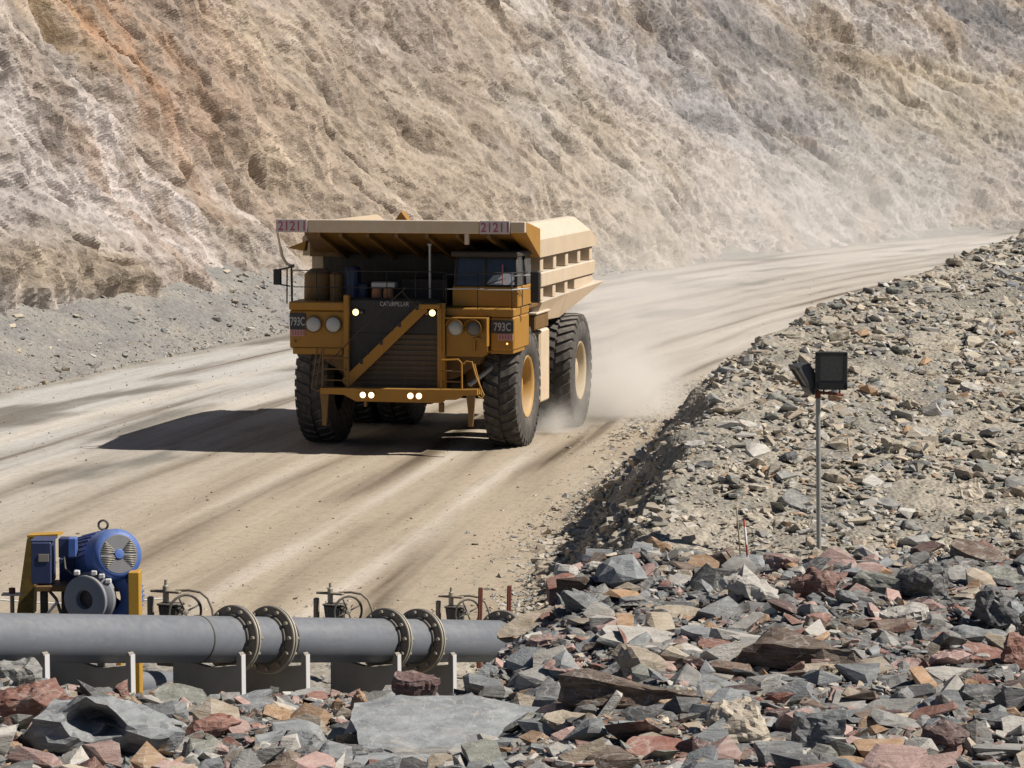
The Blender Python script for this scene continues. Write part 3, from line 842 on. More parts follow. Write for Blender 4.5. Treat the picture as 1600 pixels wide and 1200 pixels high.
mb = MB().box(-3.0, 1.3, .2, 1.1, 4.16, 5.6, .05); mb.box(-.2, 1.2, -1.2, .2, 4.16, 4.9, .05); mb.build('engine_bay_housing', M_DARK, truck)
rl = MB()
for z in (4.72, 5.2):
    rl.tube([(-3.12, -2.5, z), (-1.4, -2.55, z)], .014); rl.tube([(-1.4, -2.55, z), (1.4, -2.6, z)], .014)
for x in (-3.12, -2.4, -1.85, -1.4, -.3, .55, 1.38): rl.tube([(x, -2.53, 4.17), (x, -2.55, 5.2)], .016)
rl.build('deck_railing', M_BLACK, truck)
for z, zz in ((4.72, 4.72), (5.14, 5.2)):
    MB().tube([(1.45, -2.62, z), (2.3, -2.66, z + .02), (2.75, -2.72, zz), (3.4, -2.66, zz), (3.72, -2.0, zz)], .018).build('cab_railing', M_CHROME if z < 5 else M_BLACK, truck)
for x in (1.48, 2.4, 3.4): MB().tube([(x, -2.64, 4.17), (x, -2.66, 5.2)], .016).build('railing_post', M_BLACK, truck)

# cab
cab = MB().box(1.56, 3.50, -2.25, -.1, 4.19, 4.78, .03).build('cab', M_YEL, truck)
mb = MB().hexa([(1.62, -2.2, 4.8), (3.44, -2.2, 4.8), (3.44, -.15, 4.8), (1.62, -.15, 4.8)], [(1.66, -2.05, 5.62), (3.40, -2.05, 5.62), (3.40, -.15, 5.62), (1.66, -.15, 5.62)]); mb.build('window', M_GLASS, cab)
MB().box(1.55, 3.52, -2.35, .0, 5.63, 5.78, .03).build('roof', M_DARK, cab)
for x, y, x2, y2 in ((1.62, -2.22, 1.66, -2.07), (3.44, -2.22, 3.40, -2.07), (2.5, -2.215, 2.5, -2.065), (3.46, -1.1, 3.42, -1.1)):
    MB().tube([(x, y, 4.78), (x2, y2, 5.64)], .035, 6).build('cab_pillar', M_DARK, cab)
mb = MB().hexa([(2.55, -2.27, 4.84), (3.38, -2.27, 4.84), (3.38, -2.24, 4.84), (2.55, -2.24, 4.84)], [(2.75, -2.17, 5.1), (3.36, -2.15, 5.2), (3.36, -2.12, 5.2), (2.75, -2.14, 5.1)])
mb.build('windshield_reflection', paint('painted_reflection_sheet', (.36, .37, .40), .05, .3, 2.0), cab)  # pale bluish sheet standing in for the reflection in the windshield
MB().box(3.03, 3.07, -2.30, -2.26, 4.85, 5.42, .01).build('wiper', M_REDP, cab)
MB().tube([(2.55, -2.28, 4.83), (3.1, -2.26, 5.02)], .014).build('wiper', M_BLACK, cab)
# mirrors
mir = MB().box(3.74, 4.02, -1.75, -1.62, 4.30, 5.22, .04).build('mirror', M_BLACK, truck)
for z in (4.72, 5.1): MB().tube([(3.4, -2.4, z), (3.76, -1.7, z)], .018).build('mirror_arm', M_CHROME, mir)
mir = MB().box(-3.86, -3.62, -2.02, -1.92, 4.74, 5.20, .04).build('mirror', M_BLACK, truck)
ar = MB()
ar.tube([(-3.70, -1.97, 5.18), (-3.4, -2.1, 5.24), (-3.15, -2.3, 5.34)], .028); ar.tube([(-3.70, -1.97, 4.76), (-3.3, -2.2, 4.72)], .02)
ar.tube([(-3.38, -2.2, 5.22), (-3.36, -2.3, 4.22)], .022); ar.tube([(-3.22, -2.3, 5.28), (-3.18, -2.4, 4.22)], .03); ar.build('mirror_arm', M_BLACK, mir)
MB().tube([(-3.42, -3.0, 6.34), (-3.46, -2.6, 5.9), (-3.5, -2.3, 5.6), (-3.42, -2.1, 5.36), (-3.2, -2.1, 5.28)], .045).build('air_hose', plain('pale_hose', (.55, .48, .38), .7), truck)

# dump body
YB0, YB1 = .55, 9.0
body = MB()
body.prism([(YB0, 3.80), (YB0, 6.52), (6.85, 6.50), (8.1, 6.22), (8.85, 5.9), (9.15, 5.5), (8.95, 4.6), (9.35, 4.22), (4.5, 3.55), (1.0, 3.55)], 0, 3.06, 3.12)
body.prism([(YB0, 3.80), (YB0, 6.52), (6.85, 6.50), (8.1, 6.22), (8.85, 5.9), (9.15, 5.5), (8.95, 4.6), (9.35, 4.22), (4.5, 3.55), (1.0, 3.55)], 0, -3.12, -3.06)
body.prism([(YB0, 3.56), (YB0, 3.76), (9.25, 4.40), (9.35, 4.22), (4.5, 3.50), (1.0, 3.40)], 0, -3.06, 3.06)
body.box(-3.06, 3.06, YB0, YB0 + .15, 3.5, 6.1)
for x in (-1.7, -.6, .6, 1.7): body.prism([(1.2, 3.4), (9.0, 4.2), (9.0, 4.0), (7.0, 3.45), (1.2, 2.9)], 0, x - .12, x + .12)
dump = body.build('dump_body', M_BODY, truck)
for sx in (-1, 1):
    # two-plane top rail, middle band, flared bottom rail, each rib between the pockets
    def yz(z):
        return np.interp(z, [4.2, 4.6, 5.5, 5.9, 6.22, 6.5], [9.35, 8.95, 9.15, 8.85, 8.1, 6.85])
    vs = []
    for (yy, prof) in ((.15, None), (1.2, None), (6.8, None), (8.0, None), (8.95, None)):
        top = float(np.interp(yy, [.15, 6.85, 8.1, 8.85, 9.15], [6.52, 6.50, 6.22, 5.92, 5.62]))
        vs += [(sx * 3.13, yy, top), (sx * 3.30, yy, top - .02), (sx * 3.60, yy, min(6.02, top - .12)), (sx * 3.58, yy, 5.50), (sx * 3.13, yy, 5.50)]
    fs = [[i * 5 + j, i * 5 + (j + 1) % 5, i * 5 + 5 + (j + 1) % 5, i * 5 + 5 + j] for i in range(4) for j in range(5)] + [[0, 1, 2, 3, 4], [24, 23, 22, 21, 20]]
    MB().add(vs, fs).build('top_rail', M_BODY, dump)
    MB().box(sx * 3.13, sx * 3.55, .75, 8.93, 4.60, 5.04, .03).build('side_band', M_BODY, dump)
    MB().hexa([(sx * 3.06, .8, 3.52), (sx * 3.30, .8, 3.60), (sx * 3.30, 4.5, 3.48), (sx * 3.06, 4.5, 3.42)], [(sx * 3.13, .8, 4.2), (sx * 3.55, .8, 4.16), (sx * 3.55, 4.5, 4.22), (sx * 3.13, 4.5, 4.25)]).build('bottom_rail', M_BODY, dump)
    MB().hexa([(sx * 3.06, 4.52, 3.42), (sx * 3.30, 4.52, 3.48), (sx * 3.42, 9.5, 4.12), (sx * 3.06, 9.5, 4.08)], [(sx * 3.13, 4.52, 4.25), (sx * 3.55, 4.52, 4.22), (sx * 3.72, 9.6, 4.32), (sx * 3.13, 9.5, 4.40)]).build('tail_flare', M_BODY, dump)
    for y in (1.0, 2.9, 4.7, 6.6, 8.5):
        MB().box(sx * 3.13, sx * 3.50, y - .20, y + .20, 5.05, 5.49, .02).build('rib', M_BODY, dump)
    for y in (1.1, 2.9, 4.7):
        MB().box(sx * 3.13, sx * 3.48, y - .20, y + .20, 4.2, 4.59, .02).build('rib', M_BODY, dump)
    MB().box(sx * 3.13, sx * 3.48, 6.0, 8.9, 4.26, 4.59, .02).build('rib', M_BODY, dump)
# canopy over the cab
cv = MB()
cv.hexa([(-2.62, -3.10, 6.36), (3.45, -3.10, 6.36), (3.30, .55, 5.62), (-3.30, .55, 5.50)], [(-2.62, -3.10, 6.66), (3.45, -3.10, 6.66), (3.30, .55, 6.46), (-3.30, .55, 6.46)])
cv.hexa([(-3.35, .1, 5.48), (-2.4, .1, 5.48), (-2.4, .6, 5.48), (-3.35, .6, 5.48)], [(-3.35, .1, 5.9), (-2.4, .1, 5.9), (-2.4, .6, 5.9), (-3.35, .6, 5.9)])
canopy = cv.build('canopy', M_YELD, dump)
lip = MB().box(-2.44, 2.60, -3.28, -3.11, 6.33, 6.70, .02); lip.box(3.49, 3.92, -3.28, -3.11, 6.36, 6.68, .02); lip.build('canopy_lip', M_BODY, dump)
for xr in (-2.2, -1.55, -.75, .1, 1.0, 1.9, 2.8):
    MB().hexa([(xr - .05, -3.0, 6.20), (xr + .05, -3.0, 6.20), (xr * 1.03 + .05, .4, 5.36), (xr * 1.03 - .05, .4, 5.36)], [(xr - .05, -3.0, 6.37), (xr + .05, -3.0, 6.37), (xr * 1.03 + .05, .4, 5.62), (xr * 1.03 - .05, .4, 5.62)]).build('canopy_rib', M_YELD, dump)
MB().prism([(.02, 6.66), (.42, 6.66), (.22, 6.93)], 1, -2.9, -2.5).build('canopy_gusset', M_YEL, dump)
MB().box(2.16, 2.28, -3.25, -3.12, 6.02, 6.33, .01).build('canopy_gusset', M_BODY, dump)
MB().prism([(-3.66, 5.78), (-3.15, 5.70), (-3.1, 6.0)], 1, -1.2, -.9).build('canopy_gusset', M_YEL, dump)
MB().hexa([(3.45, -3.10, 6.36), (3.92, -3.10, 6.36), (3.62, .2, 5.5), (3.30, .2, 5.5)], [(3.45, -3.10, 6.66), (3.92, -3.10, 6.66), (3.62, .2, 6.35), (3.30, .2, 6.50)]).build('canopy_wing', M_YEL, dump)
for x0, x1 in ((-3.38, -2.45), (2.61, 3.48)):
    p = MB().box(x0, x1, -3.30, -3.24, 6.33, 6.70, .008).build('fleet_number_sign', M_WHITE, dump)
    text_on('sign_lettering', '21211', .27, M_PINK, p, ((x0 + x1) / 2, -3.307, 6.515), (R(90), 0, 0), .80, .016)
# tanks between the wheels
MB().box(2.45, 3.25, 2.0, 3.3, 1.05, 3.25, .06).build('fuel_tank', M_BODY, truck)
MB().box(2.4, 3.45, .35, 2.2, 3.35, 3.80, .04).build('battery_box', M_YELD, truck)
MB().box(2.3, 3.5, .3, 2.25, 3.81, 3.88, .02).build('battery_lid', M_BODY, truck)
MB().box(-3.3, -2.45, 1.9, 3.4, 1.2, 3.2, .06).build('fuel_tank', M_BODY, truck)
MB().box(-1.3, 1.3, 8.6, 9.0, 1.6, 3.2, .05).build('tail_frame', M_YELD, truck)

# ---------------------------------------------------------------- pipeline, cradles, valves, pump set
M_PIPE = paint('grey_polyethylene_pipe', (.145, .155, .178), .38, .45, 1.6, dustcol=(.27, .265, .255), grime=.45)
M_FLANGE = paint('rusty_brown_flange', (.25, .20, .145), .3, .65, 6.0, grime=.6)
M_FLEDGE = plain('bright_flange_edge', (.50, .46, .38), .45, .4)
M_BOLT = plain('zinc_bolt', (.42, .37, .29), .45, .5)
M_CONC = paint('stained_dark_concrete', (.30, .275, .235), .2, .85, 2.5, grime=.5)
M_CONCL = paint('sunlit_end_and_pale_fittings', (.62, .60, .58), .05, .8, 3.0, grime=.1)  # sunlit tone painted on the cradle ends; also colours pale pump fittings
M_MOTOR = paint('blue_motor_paint', (.05, .125, .40), .2, .45, 3.0, dustcol=(.42, .42, .42), grime=.2)
M_MOTORD = plain('dark_blue_box_paint', (.03, .045, .12), .5)
M_COWL = paint('grey_fan_cowl', (.17, .17, .18), .1, .6, 5.0)
M_PUMPG = paint('grey_pump_casing', (.22, .23, .26), .25, .55, 3.0)
M_SAFE = paint('safety_yellow_paint', (.52, .28, .025), .12, .5, 3.0)
M_MESH = paint('worn_yellow_guard', (.20, .125, .02), .1, .7, 14.0, grime=1.0)
M_IRON = paint('black_cast_iron', (.045, .043, .042), .35, .6, 4.0)
M_STEELB = paint('brownish_weathered_steel', (.22, .18, .13), .35, .6, 5.0)
M_RUST = paint('rusty_red_steel', (.16, .04, .022), .1, .8, 8.0)
M_WOOD = plain('pale_timber_stake', (.50, .38, .26), .8)

PA, PB = at(0, 997, 39.4), at(800, 1002, 48.0)
pdir = (PB - PA).normalized()
ph = Vector((pdir.x, pdir.y, 0)).normalized()           # along the pipe, level
pw = Vector((ph.y, -ph.x, 0))                           # across it, towards the sun side
PR = .315
def on_pipe(u):
    """Point of the pipe's axis that stands at bearing u of the photograph."""
    k = (u - 800) / 5000.0
    best = min((abs((PA + pdir * t).x / ((PA + pdir * t).y) - k), t) for t in [i * .01 - 6 for i in range(2400)])
    return best[1]
PROT = Vector((0, 0, 1)).rotation_difference(pdir).to_matrix().to_4x4()
pipe = thing('pipeline', 'large grey bolted pipeline running past the blue motor in front of the road', 'pipe', (PA.x, PA.y, PA.z))
pipe.rotation_euler = Vector((0, 0, 1)).rotation_difference(pdir).to_euler()
def tof(u): return on_pipe(u)
f1, f2, f3, f4, f5 = tof(360), tof(417), tof(600), tof(653), tof(784)
def pipe_piece(name, t0, t1):
    return MB().lathe([(PR * .86, t0 + .02), (PR * .99, t0), (PR, t0 + .01), (PR, t1 - .01), (PR * .99, t1), (PR * .86, t1 - .02)], axis=(0, 0, 1), n=56).build(name, M_PIPE, pipe)
pipe_piece('pipe_length', -5.5, f1 - .05); pipe_piece('pipe_length', f2 + .05, f3 - .05); pipe_piece('pipe_length', f4 + .05, f5 - .05); pipe_piece('pipe_length', f5 + .05, f5 + 6)
pipe_piece('spool', f1 + .05, f2 - .05); pipe_piece('spool', f3 + .05, f4 - .05)
bolt_me = MB().lathe([(0, -.045), (.026, -.045), (.026, 0), (.012, .0), (.012, .14), (.024, .14), (.024, .175), (0, .175)], axis=(0, 0, 1), n=6, smooth=False).mesh('bolt')
for f in (f1, f2, f3, f4, f5):
    fl = MB().lathe([(.30, -.075), (.345, -.075), (.36, -.05), (.45, -.05), (.462, -.042), (.462, -.012), (.455, -.006), (.36, -.006)], (0, 0, f), n=56).build('flange', M_FLANGE, pipe)
    MB().lathe([(.36, .008), (.452, .008), (.462, .014), (.462, .04), (.45, .05), (.36, .05), (.345, .075), (.30, .075)], (0, 0, f), n=56).build('backing_ring', M_FLANGE, fl)
    for zz in (-.027, .027):
        MB().lathe([(.4615, -.013), (.468, -.010), (.468, .010), (.4615, .013)], (0, 0, f + zz), n=56).build('rim_edge', M_FLEDGE, fl)
    MB().lathe([(.315, -.11), (.345, -.10), (.345, -.076)], (0, 0, f), n=56).build('collar', M_IRON, fl)
    for k in range(12):
        a = 2 * math.pi * (k + .5) / 12
        link_mesh('bolt', bolt_me, M_BOLT, fl, (.408 * math.cos(a), .408 * math.sin(a), f - .05 - .0))
for u in (303, 436):
    t = tof(u)
    MB().lathe([(PR - .004, -.016), (PR + .010, -.008), (PR + .010, .008), (PR - .004, .016)], (0, 0, t), n=56).build('weld_bead', M_IRON, pipe)

# concrete cradle plates: thin slabs across the pipe with a horn at each end
def cradle(u, label, lw=.62):
    best = None
    for i in range(2400):
        t = i * .01 - 6
        q = PA + pdir * t + pw * .60
        k = abs(q.x / q.y - (u - 800) / 5000.0)
        if best is None or k < best[0]: best = (k, t)
    c = PA + pdir * best[1]
    o = thing('pipe_cradle', label, 'pipe support', (c.x, c.y, c.z), (0, 0, math.atan2(pw.y, pw.x)), 'concrete cradles under the pipeline')
    prof = [(-lw, -1.3), (.60, -1.3), (.60, -.17), (.585, -.13), (.56, -.115), (.535, -.13), (.52, -.30), (.30, -.325), (.22, -.345), (0, -.37), (-.22, -.345), (-.30, -.325), (-.52, -.30), (-.535, -.13), (-.56, -.115), (-.60, -.17), (-lw, -.30)]
    MB().prism(prof, 1, -.045, .045).build('plate', M_CONC, o)
    mb = MB().hexa([(.602, -.045, -1.3), (.618, -.04, -1.3), (.618, .04, -1.3), (.602, .045, -1.3)], [(.602, -.045, -.15), (.610, -.04, -.14), (.610, .04, -.14), (.602, .045, -.15)])
    mb.build('sunlit_end', M_CONCL, o)  # sunlight on the slab's end face, put into a pale facing
    return o
cradle(65, 'concrete pipe cradle nearest the grey boulder, mostly hidden by rocks')
cradle(200, 'concrete pipe cradle with end painted sunlit white standing below the blue pump motor', .90)
cradle(375, 'concrete pipe cradle with end painted sunlit white just before the first bolted flange')
cradle(477, 'concrete pipe cradle with end painted sunlit white just past the first pair of flanges')
cradle(621, 'concrete pipe cradle with end painted sunlit white standing behind the blue-grey lump')
cradle(709, 'concrete pipe cradle with end painted sunlit white closest to the rubble slope')

# second, lower pipe behind
q0, q1 = at(150, 1068, 43.5), at(540, 1080, 49.0)
qd = (q1 - q0).normalized()
sp = thing('lower_pipe', 'smaller grey pipe lying low behind the cradles of the large pipeline', 'pipe', q0)
sp.rotation_euler = Vector((0, 0, 1)).rotation_difference(qd).to_euler()
L = (q1 - q0).length
MB().lathe([(.16, -3), (.205, -3), (.205, L + 5), (.16, L + 5)], n=32).build('pipe_length', M_PIPE, sp)
for t in (L * .88, L * .36): MB().lathe([(.203, -.05), (.222, -.05), (.222, .05), (.203, .05)], (0, 0, t), n=32).build('coupling', M_PIPE, sp)

# hand-wheel valves that stand behind the pipe
def valve(u, v, Y, sc, label):
    p = at(u, v, Y)
    o = thing('hand_wheel_valve', label, 'valve', (p.x, p.y, p.z), (0, 0, R(-24)), 'hand-wheel valves behind the pipeline')
    o.scale = (sc, sc, sc)
    b = MB().prism([(-.17, .04), (.15, .02), (.12, -.28), (-.12, -.30)], 1, -.12, .12); b.box(-.19, .17, -.14, .14, .045, .08, .01); b.box(-.20, .15, -.15, .15, -.9, -.27, .02); b.build('valve_body', M_IRON, o)
    MB().lathe([(.03, .08), (.05, .08), (.05, .34), (.025, .36), (.025, .44), (.0, .44)], (-.10, 0, 0), n=12).build('stem', M_BOLT, o)
    MB().box(-.36, .16, -.05, .05, .235, .275, .01).build('yoke', M_STEELB, o)
    MB().box(-.42, -.33, -.05, .05, -.60, .16, .02).build('yoke_post', M_STEELB, o)
    ax = Vector((.80, -.60, 0)).normalized(); c = Vector((.30, -.10, -.03))
    e1 = Vector((0, 0, 1)); e2 = ax.cross(e1)
    MB().tube([Vector((.10, 0, -.02)), c + ax * .02], .03, 8).build('shaft', M_BOLT, o)
    w = MB().tube([c + (e1 * math.cos(t) + e2 * math.sin(t)) * .27 for t in [2 * math.pi * i / 28 for i in range(28)]], .022, 8, True).build('hand_wheel', M_IRON, o)
    for k in range(4):
        a = 2 * math.pi * k / 4 + .4
        MB().tube([c, c + (e1 * math.cos(a) + e2 * math.sin(a)) * .265], .016, 6).build('spoke', M_IRON, w)
    MB().lathe([(0, -.04), (.05, -.03), (.05, .03), (0, .04)], c, ax, 10).build('wheel_hub', M_BOLT, w)
    pts = [(.02, .1, .26), (.25, .12, .28), (.45, .12, .26), (.58, .12, .17), (.66, .12, .0), (.68, .12, -.2), (.68, .12, -.75)]
    MB().tube(pts, .022, 8).build('bypass_tube', M_STEELB, o)
    return o
valve(268, 950, 44.5, .90, 'hand-wheel valve with cast yoke standing beside the blue pump')
valve(524, 950, 48.0, .86, 'hand-wheel valve between the two pairs of pipe flanges')
valve(712, 953, 51.0, .82, 'hand-wheel valve beside the two rusty red pickets')

# rusty pickets, short jack post
for u, v, lab in ((751, 918, 'rusty red steel picket standing closest to the hand-wheel valve'), (796, 915, 'rusty red steel picket standing closest to the rubble slope')):
    p = at(u, v, 50.5)
    o = MB().box(-.035, .035, -.02, .02, -1.3, 0, .008); o.box(-.01, .01, -.02, .04, -1.3, 0, .004)
    tag(o.build('picket', M_RUST, None, (p.x, p.y, p.z), (0, R(1.5), R(20))), lab, 'post', 'rusty red pickets behind the pipeline')
p = at(19, 930, 43.6)
o = thing('jack_post', 'short brown steel jack post with flat head beside the yellow pump guard', 'post', p)
MB().lathe([(.03, -.9), (.03, .0)], n=10).build('stem', M_STEELB, o)
MB().box(-.14, .14, -.08, .08, 0, .03, .006).build('head_plate', M_FLEDGE, o)
MB().lathe([(.05, .03), (.05, .10), (0, .11)], n=6, smooth=False).build('nut', M_RUST, o)

# pump set: motor on a frame above a slurry pump, guards either side
PY = 43.2
K = PY / 5000.0
pc = at(135, 935, PY)
pump = thing('pump_set', 'blue electric motor mounted over a grey slurry pump with yellow guards', 'pump', (pc.x, pc.y, pc.z))
def pp(u, v, dy=0.0):
    q = at(u, v, PY + dy) - pc
    return q
ax = Vector((.44, -.875, .20)).normalized()      # motor axis, fan end towards the camera
c = pp(185, 866, .05)
mo = MB().lathe([(.0, .02), (.282, .02), (.295, .012), (.335, -.015), (.355, -.07), (.372, -.34), (.362, -.35), (.352, -.36), (.352, -1.25), (.33, -1.3), (0, -1.3)], c, ax, 40).build('motor', M_MOTOR, pump)
e1 = Vector((0, 0, 1)); e2 = ax.cross(e1).normalized(); e1 = e2.cross(ax)
for k in range(30):
    a = 2 * math.pi * k / 30
    dirv = e1 * math.cos(a) + e2 * math.sin(a); tv = ax.cross(dirv) * .007
    p0, p1 = c + ax * -.40, c + ax * -1.22
    MB().hexa([p0 + dirv * .34 - tv, p0 + dirv * .34 + tv, p1 + dirv * .34 + tv, p1 + dirv * .34 - tv], [p0 + dirv * .372 - tv, p0 + dirv * .372 + tv, p1 + dirv * .372 + tv, p1 + dirv * .372 - tv]).build('cooling_fin', M_MOTOR, mo)
MB().lathe([(0, .024), (.262, .024), (.272, .016)], c, ax, 36).build('fan_cowl', M_COWL, mo)
for k in range(-9, 10):
    if abs(k) < 1: continue
    h = k * .024; hw = math.sqrt(max(0, .262 ** 2 - h * h)) * .96
    g0 = max(.06, abs(h) * .95)
    for sg in (-1, 1):
        if g0 >= hw: continue
        pA = c + ax * .032 + e1 * h + e2 * sg * g0; pB = c + ax * .032 + e1 * h + e2 * sg * hw
        MB().tube([pA, pB], .0055, 5).build('grille_bar', M_FLEDGE, mo)
MB().lathe([(0, .05), (.06, .045), (.075, .03)], c, ax, 20).build('fan_hub', M_MOTOR, mo)
q = c + ax * -.62 + Vector((0, 0, .38))
MB().tube([q + Vector((.065 * math.cos(t), 0, .075 + .065 * math.sin(t))) for t in [2 * math.pi * i / 16 for i in range(16)]], .017, 8, True).build('lifting_eye', M_IRON, mo)
MB().lathe([(.03, -.02), (.03, .02)], q, n=10).build('eye_base', M_IRON, mo)
a0 = pp(50, 846, .3); a1 = pp(82, 911, .3)
tb = MB().box(a0.x, a1.x, a0.y - .1, a0.y + .35, a1.z, a0.z, .015); tb.box(a0.x - .015, a1.x + .03, a0.y - .08, a0.y + .36, a0.z + .002, a0.z + .025, .006); tb.build('terminal_box', M_MOTORD, pump)
a0 = pp(91, 841, .25); a1 = pp(108, 872, .25)
MB().box(a0.x, a1.x, a0.y, a0.y + .2, a1.z, a0.z, .012).build('terminal_box', M_MOTORD, pump)
a0 = pp(106, 841, .22); a1 = pp(119, 871, .22)
MB().box(a0.x, a1.x, a0.y, a0.y + .2, a1.z, a0.z, .012).build('terminal_box', M_MOTOR, pump)
# yellow frame and guards
a0 = pp(42, 842, .75); a1 = pp(26, 960, .75); a2 = pp(52, 960, .75); a3 = pp(56, 842, .75)
MB().hexa([a1, a2, a2 + Vector((0, .3, 0)), a1 + Vector((0, .3, 0))], [a0, a3, a3 + Vector((0, .3, 0)), a0 + Vector((0, .3, 0))]).build('belt_guard', M_MESH, pump)
a0 = pp(42, 840, .76); a1 = pp(90, 838, .76)
MB().hexa([a0, a1, a1 + Vector((.04, .3, 0)), a0 + Vector((.04, .3, 0))], [a0 + Vector((0, 0, .03)), a1 + Vector((0, 0, .03)), a1 + Vector((.04, .3, .03)), a0 + Vector((.04, .3, .03))]).build('guard_top', M_SAFE, pump)
a0 = pp(200, 894, -.1); a1 = pp(214, 1120, -.1)
MB().box(a0.x, a1.x + .05, a0.y, a0.y + .32, a1.z, a0.z, .012).build('frame_post', M_SAFE, pump)
a0 = pp(182, 1085, .5); a1 = pp(191, 1120, .5)
MB().box(a0.x, a1.x, a0.y, a0.y + .2, a1.z, a0.z + .5, .012).build('frame_post', M_SAFE, pump)
a0 = pp(62, 908, .6); a1 = pp(215, 905, .3)
MB().box(a0.x, pp(200, 900).x, .15, .75, a0.z - .08, a0.z, .012).build('motor_base', M_YELD, pump)
q0_ = pp(92, 872, .6); q1_ = pp(150, 912, .6)
MB().box(q0_.x, q1_.x, q0_.y, q0_.y + .3, q1_.z, q0_.z, .02).build('motor_support', M_MOTORD, pump)
for u in (72, 105, 160):
    a0 = pp(u, 912, .6)
    MB().box(a0.x - .05, a0.x + .05, .35, .45, -1.3, a0.z - .07, .01).build('frame_leg', M_DARK, pump)
MB().tube([pp(75, 958, .2), pp(90, 940, .15)], .02).build('strut', M_CONCL, pump)
# pump casing: intake flange faces the camera, ribbed blue volute behind it
pax = Vector((-.42, -.905, 0)).normalized()
pc2 = Vector((0, -.1, 0))
MB().lathe([(.12, -.05), (.135, .03), (.31, .03), (.33, .02), (.33, -.03), (.31, -.05)], pc2, pax, 40).build('intake_flange', M_PUMPG, pump)
MB().lathe([(0, .0), (.135, .0)], pc2 - pax * .08, pax, 28).build('intake_bore', M_IRON, pump)
MB().lathe([(.2, -.04), (.30, -.06), (.36, -.12), (.36, -.2), (.2, -.25)], pc2 - pax * .02, pax, 40).build('casing', M_PUMPG, pump)
vol = MB().lathe([(.2, -.25), (.37, -.26), (.39, -.30), (.39, -.52), (.36, -.58), (.1, -.6)], pc2 + Vector((.17, .02, 0)), pax, 40).build('volute', M_MOTOR, pump)
e1 = Vector((0, 0, 1)); e2 = pax.cross(e1)
for k in range(36):
    a = 2 * math.pi * k / 36; dv = e1 * math.cos(a) + e2 * math.sin(a)
    p0 = pc2 + Vector((.17, .02, 0)) - pax * .28 + dv * .385; p1 = pc2 + Vector((.17, .02, 0)) - pax * .56 + dv * .385
    MB().tube([p0, p1], .016, 5).build('rib', M_MOTOR, vol)
for u, v in ((119, 897), (146, 897), (158, 902), (168, 910)):
    a0 = pp(u, v, -.12)
    MB().box(a0.x - .035, a0.x + .045, a0.y, a0.y + .16, a0.z - .02, a0.z + .045, .012).build('clamp_lug', M_CONCL, pump)

MB().tube([pp(72, 908, .28), pp(76, 922, .25), pp(88, 936, .2), pp(95, 958, .2), pp(96, 985, .25)], .022, 8).build('conduit', M_IRON, pump)
MB().tube([pp(100, 870, .24), pp(102, 888, .2), pp(112, 896, .15), pp(128, 905, .2)], .016, 8).build('conduit', M_IRON, pump)
pl_ = c + ax * -.75 + e2 * 0
MB().box(pp(60, 868, .19).x, pp(76, 868, .19).x, a0.y * 0 + pp(60, 868, .19).y - .0, pp(60, 868, .19).y + .012, pp(60, 878, .19).z, pp(60, 866, .19).z, .003).build('name_plate', M_BOLT, pump)
# thin cable that runs behind the pump
a0, a1 = at(-60, 931, 48), at(255, 935, 50)
tag(MB().tube([a0.lerp(a1, k / 12) - Vector((0, 0, .10 * math.sin(math.pi * k / 12))) for k in range(13)], .014, 6).build('cable', M_CHROME), 'thin pale cable strung behind the pump set', 'cable')

# ---------------------------------------------------------------- floodlight pole, survey rods, stake
fb = cast(1280, 868)
fy = fb.y
def fp(u, v, dy=0): return at(u, v, fy + dy) - fb
M_FLOOD = plain('weathered_black_lamp_housing', (.04, .042, .045), .45)
M_FGLASS = plain('dusty_floodlight_glass', (.10, .105, .10), .2, spec=.6)
M_GALV = paint('galvanised_pole', (.33, .33, .31), .1, .5, 4.0, metal=.3)
fl = thing('floodlight_pole', 'slim galvanised pole carrying two black floodlights on the rubble bank', 'lamp post', fb)
pt = fp(1278, 612)
MB().tube([Vector((0, 0, -.5)), Vector((pt.x * .5, 0, pt.z * .5)), pt], .045, 12).build('pole', M_GALV, fl)
MB().tube([pt - Vector((0, 0, .12)), pt + Vector((0, 0, .02))], .055, 10).build('collar', M_RUST, fl)
MB().tube([pt - Vector((.06, 0, 0)), fp(1318, 617)], .028, 6).build('bracket', M_RUST, fl)
sc = fy / 5000.0
def flood(center, rot, w, h, parent, front_tilt):
    f = MB().hexa([(-w / 2, 0, -h / 2), (w / 2, 0, -h / 2), (w * .40, .22, -h * .38), (-w * .40, .22, -h * .38)], [(-w / 2, 0, h / 2), (w / 2, 0, h / 2), (w * .40, .22, h * .38), (-w * .40, .22, h * .38)])
    t = .06
    f.box(-w / 2 - .02, w / 2 + .02, -.05, .012, h / 2 - t, h / 2 + .02, .012); f.box(-w / 2 - .02, w / 2 + .02, -.05, .012, -h / 2 - .02, -h / 2 + t * 2.2, .012)
    f.box(-w / 2 - .02, -w / 2 + t, -.05, .012, -h / 2, h / 2, .012); f.box(w / 2 - t, w / 2 + .02, -.05, .012, -h / 2, h / 2, .012)
    o = f.build('floodlight', M_FLOOD, parent, center, rot)
    MB().box(-w / 2 + t, w / 2 - t, -.015, -.006, -h / 2 + t * 2.2, h / 2 - t, .002).build('glass', M_FGLASS, o)
    for k in range(4): MB().box(-w * .34, w * .34, .2, .25, -h * .3 + k * h * .2 - .012, -h * .3 + k * h * .2 + .012, .004).build('cooling_fin', M_FLOOD, o)
    return o
fc = fp(1299, 579, -.15)
flood(fc, (R(4), 0, R(-6)), 47 * sc, 57 * sc, fl, 0)
for u in (1312, 1287): MB().tube([fp(u, 606, 0), fp(u, 617, 0)], .018, 6).build('yoke', M_FLOOD, fl)
flood(fp(1254, 592, .1), (R(33), R(0), R(-78)), .50, .58, fl, 0)
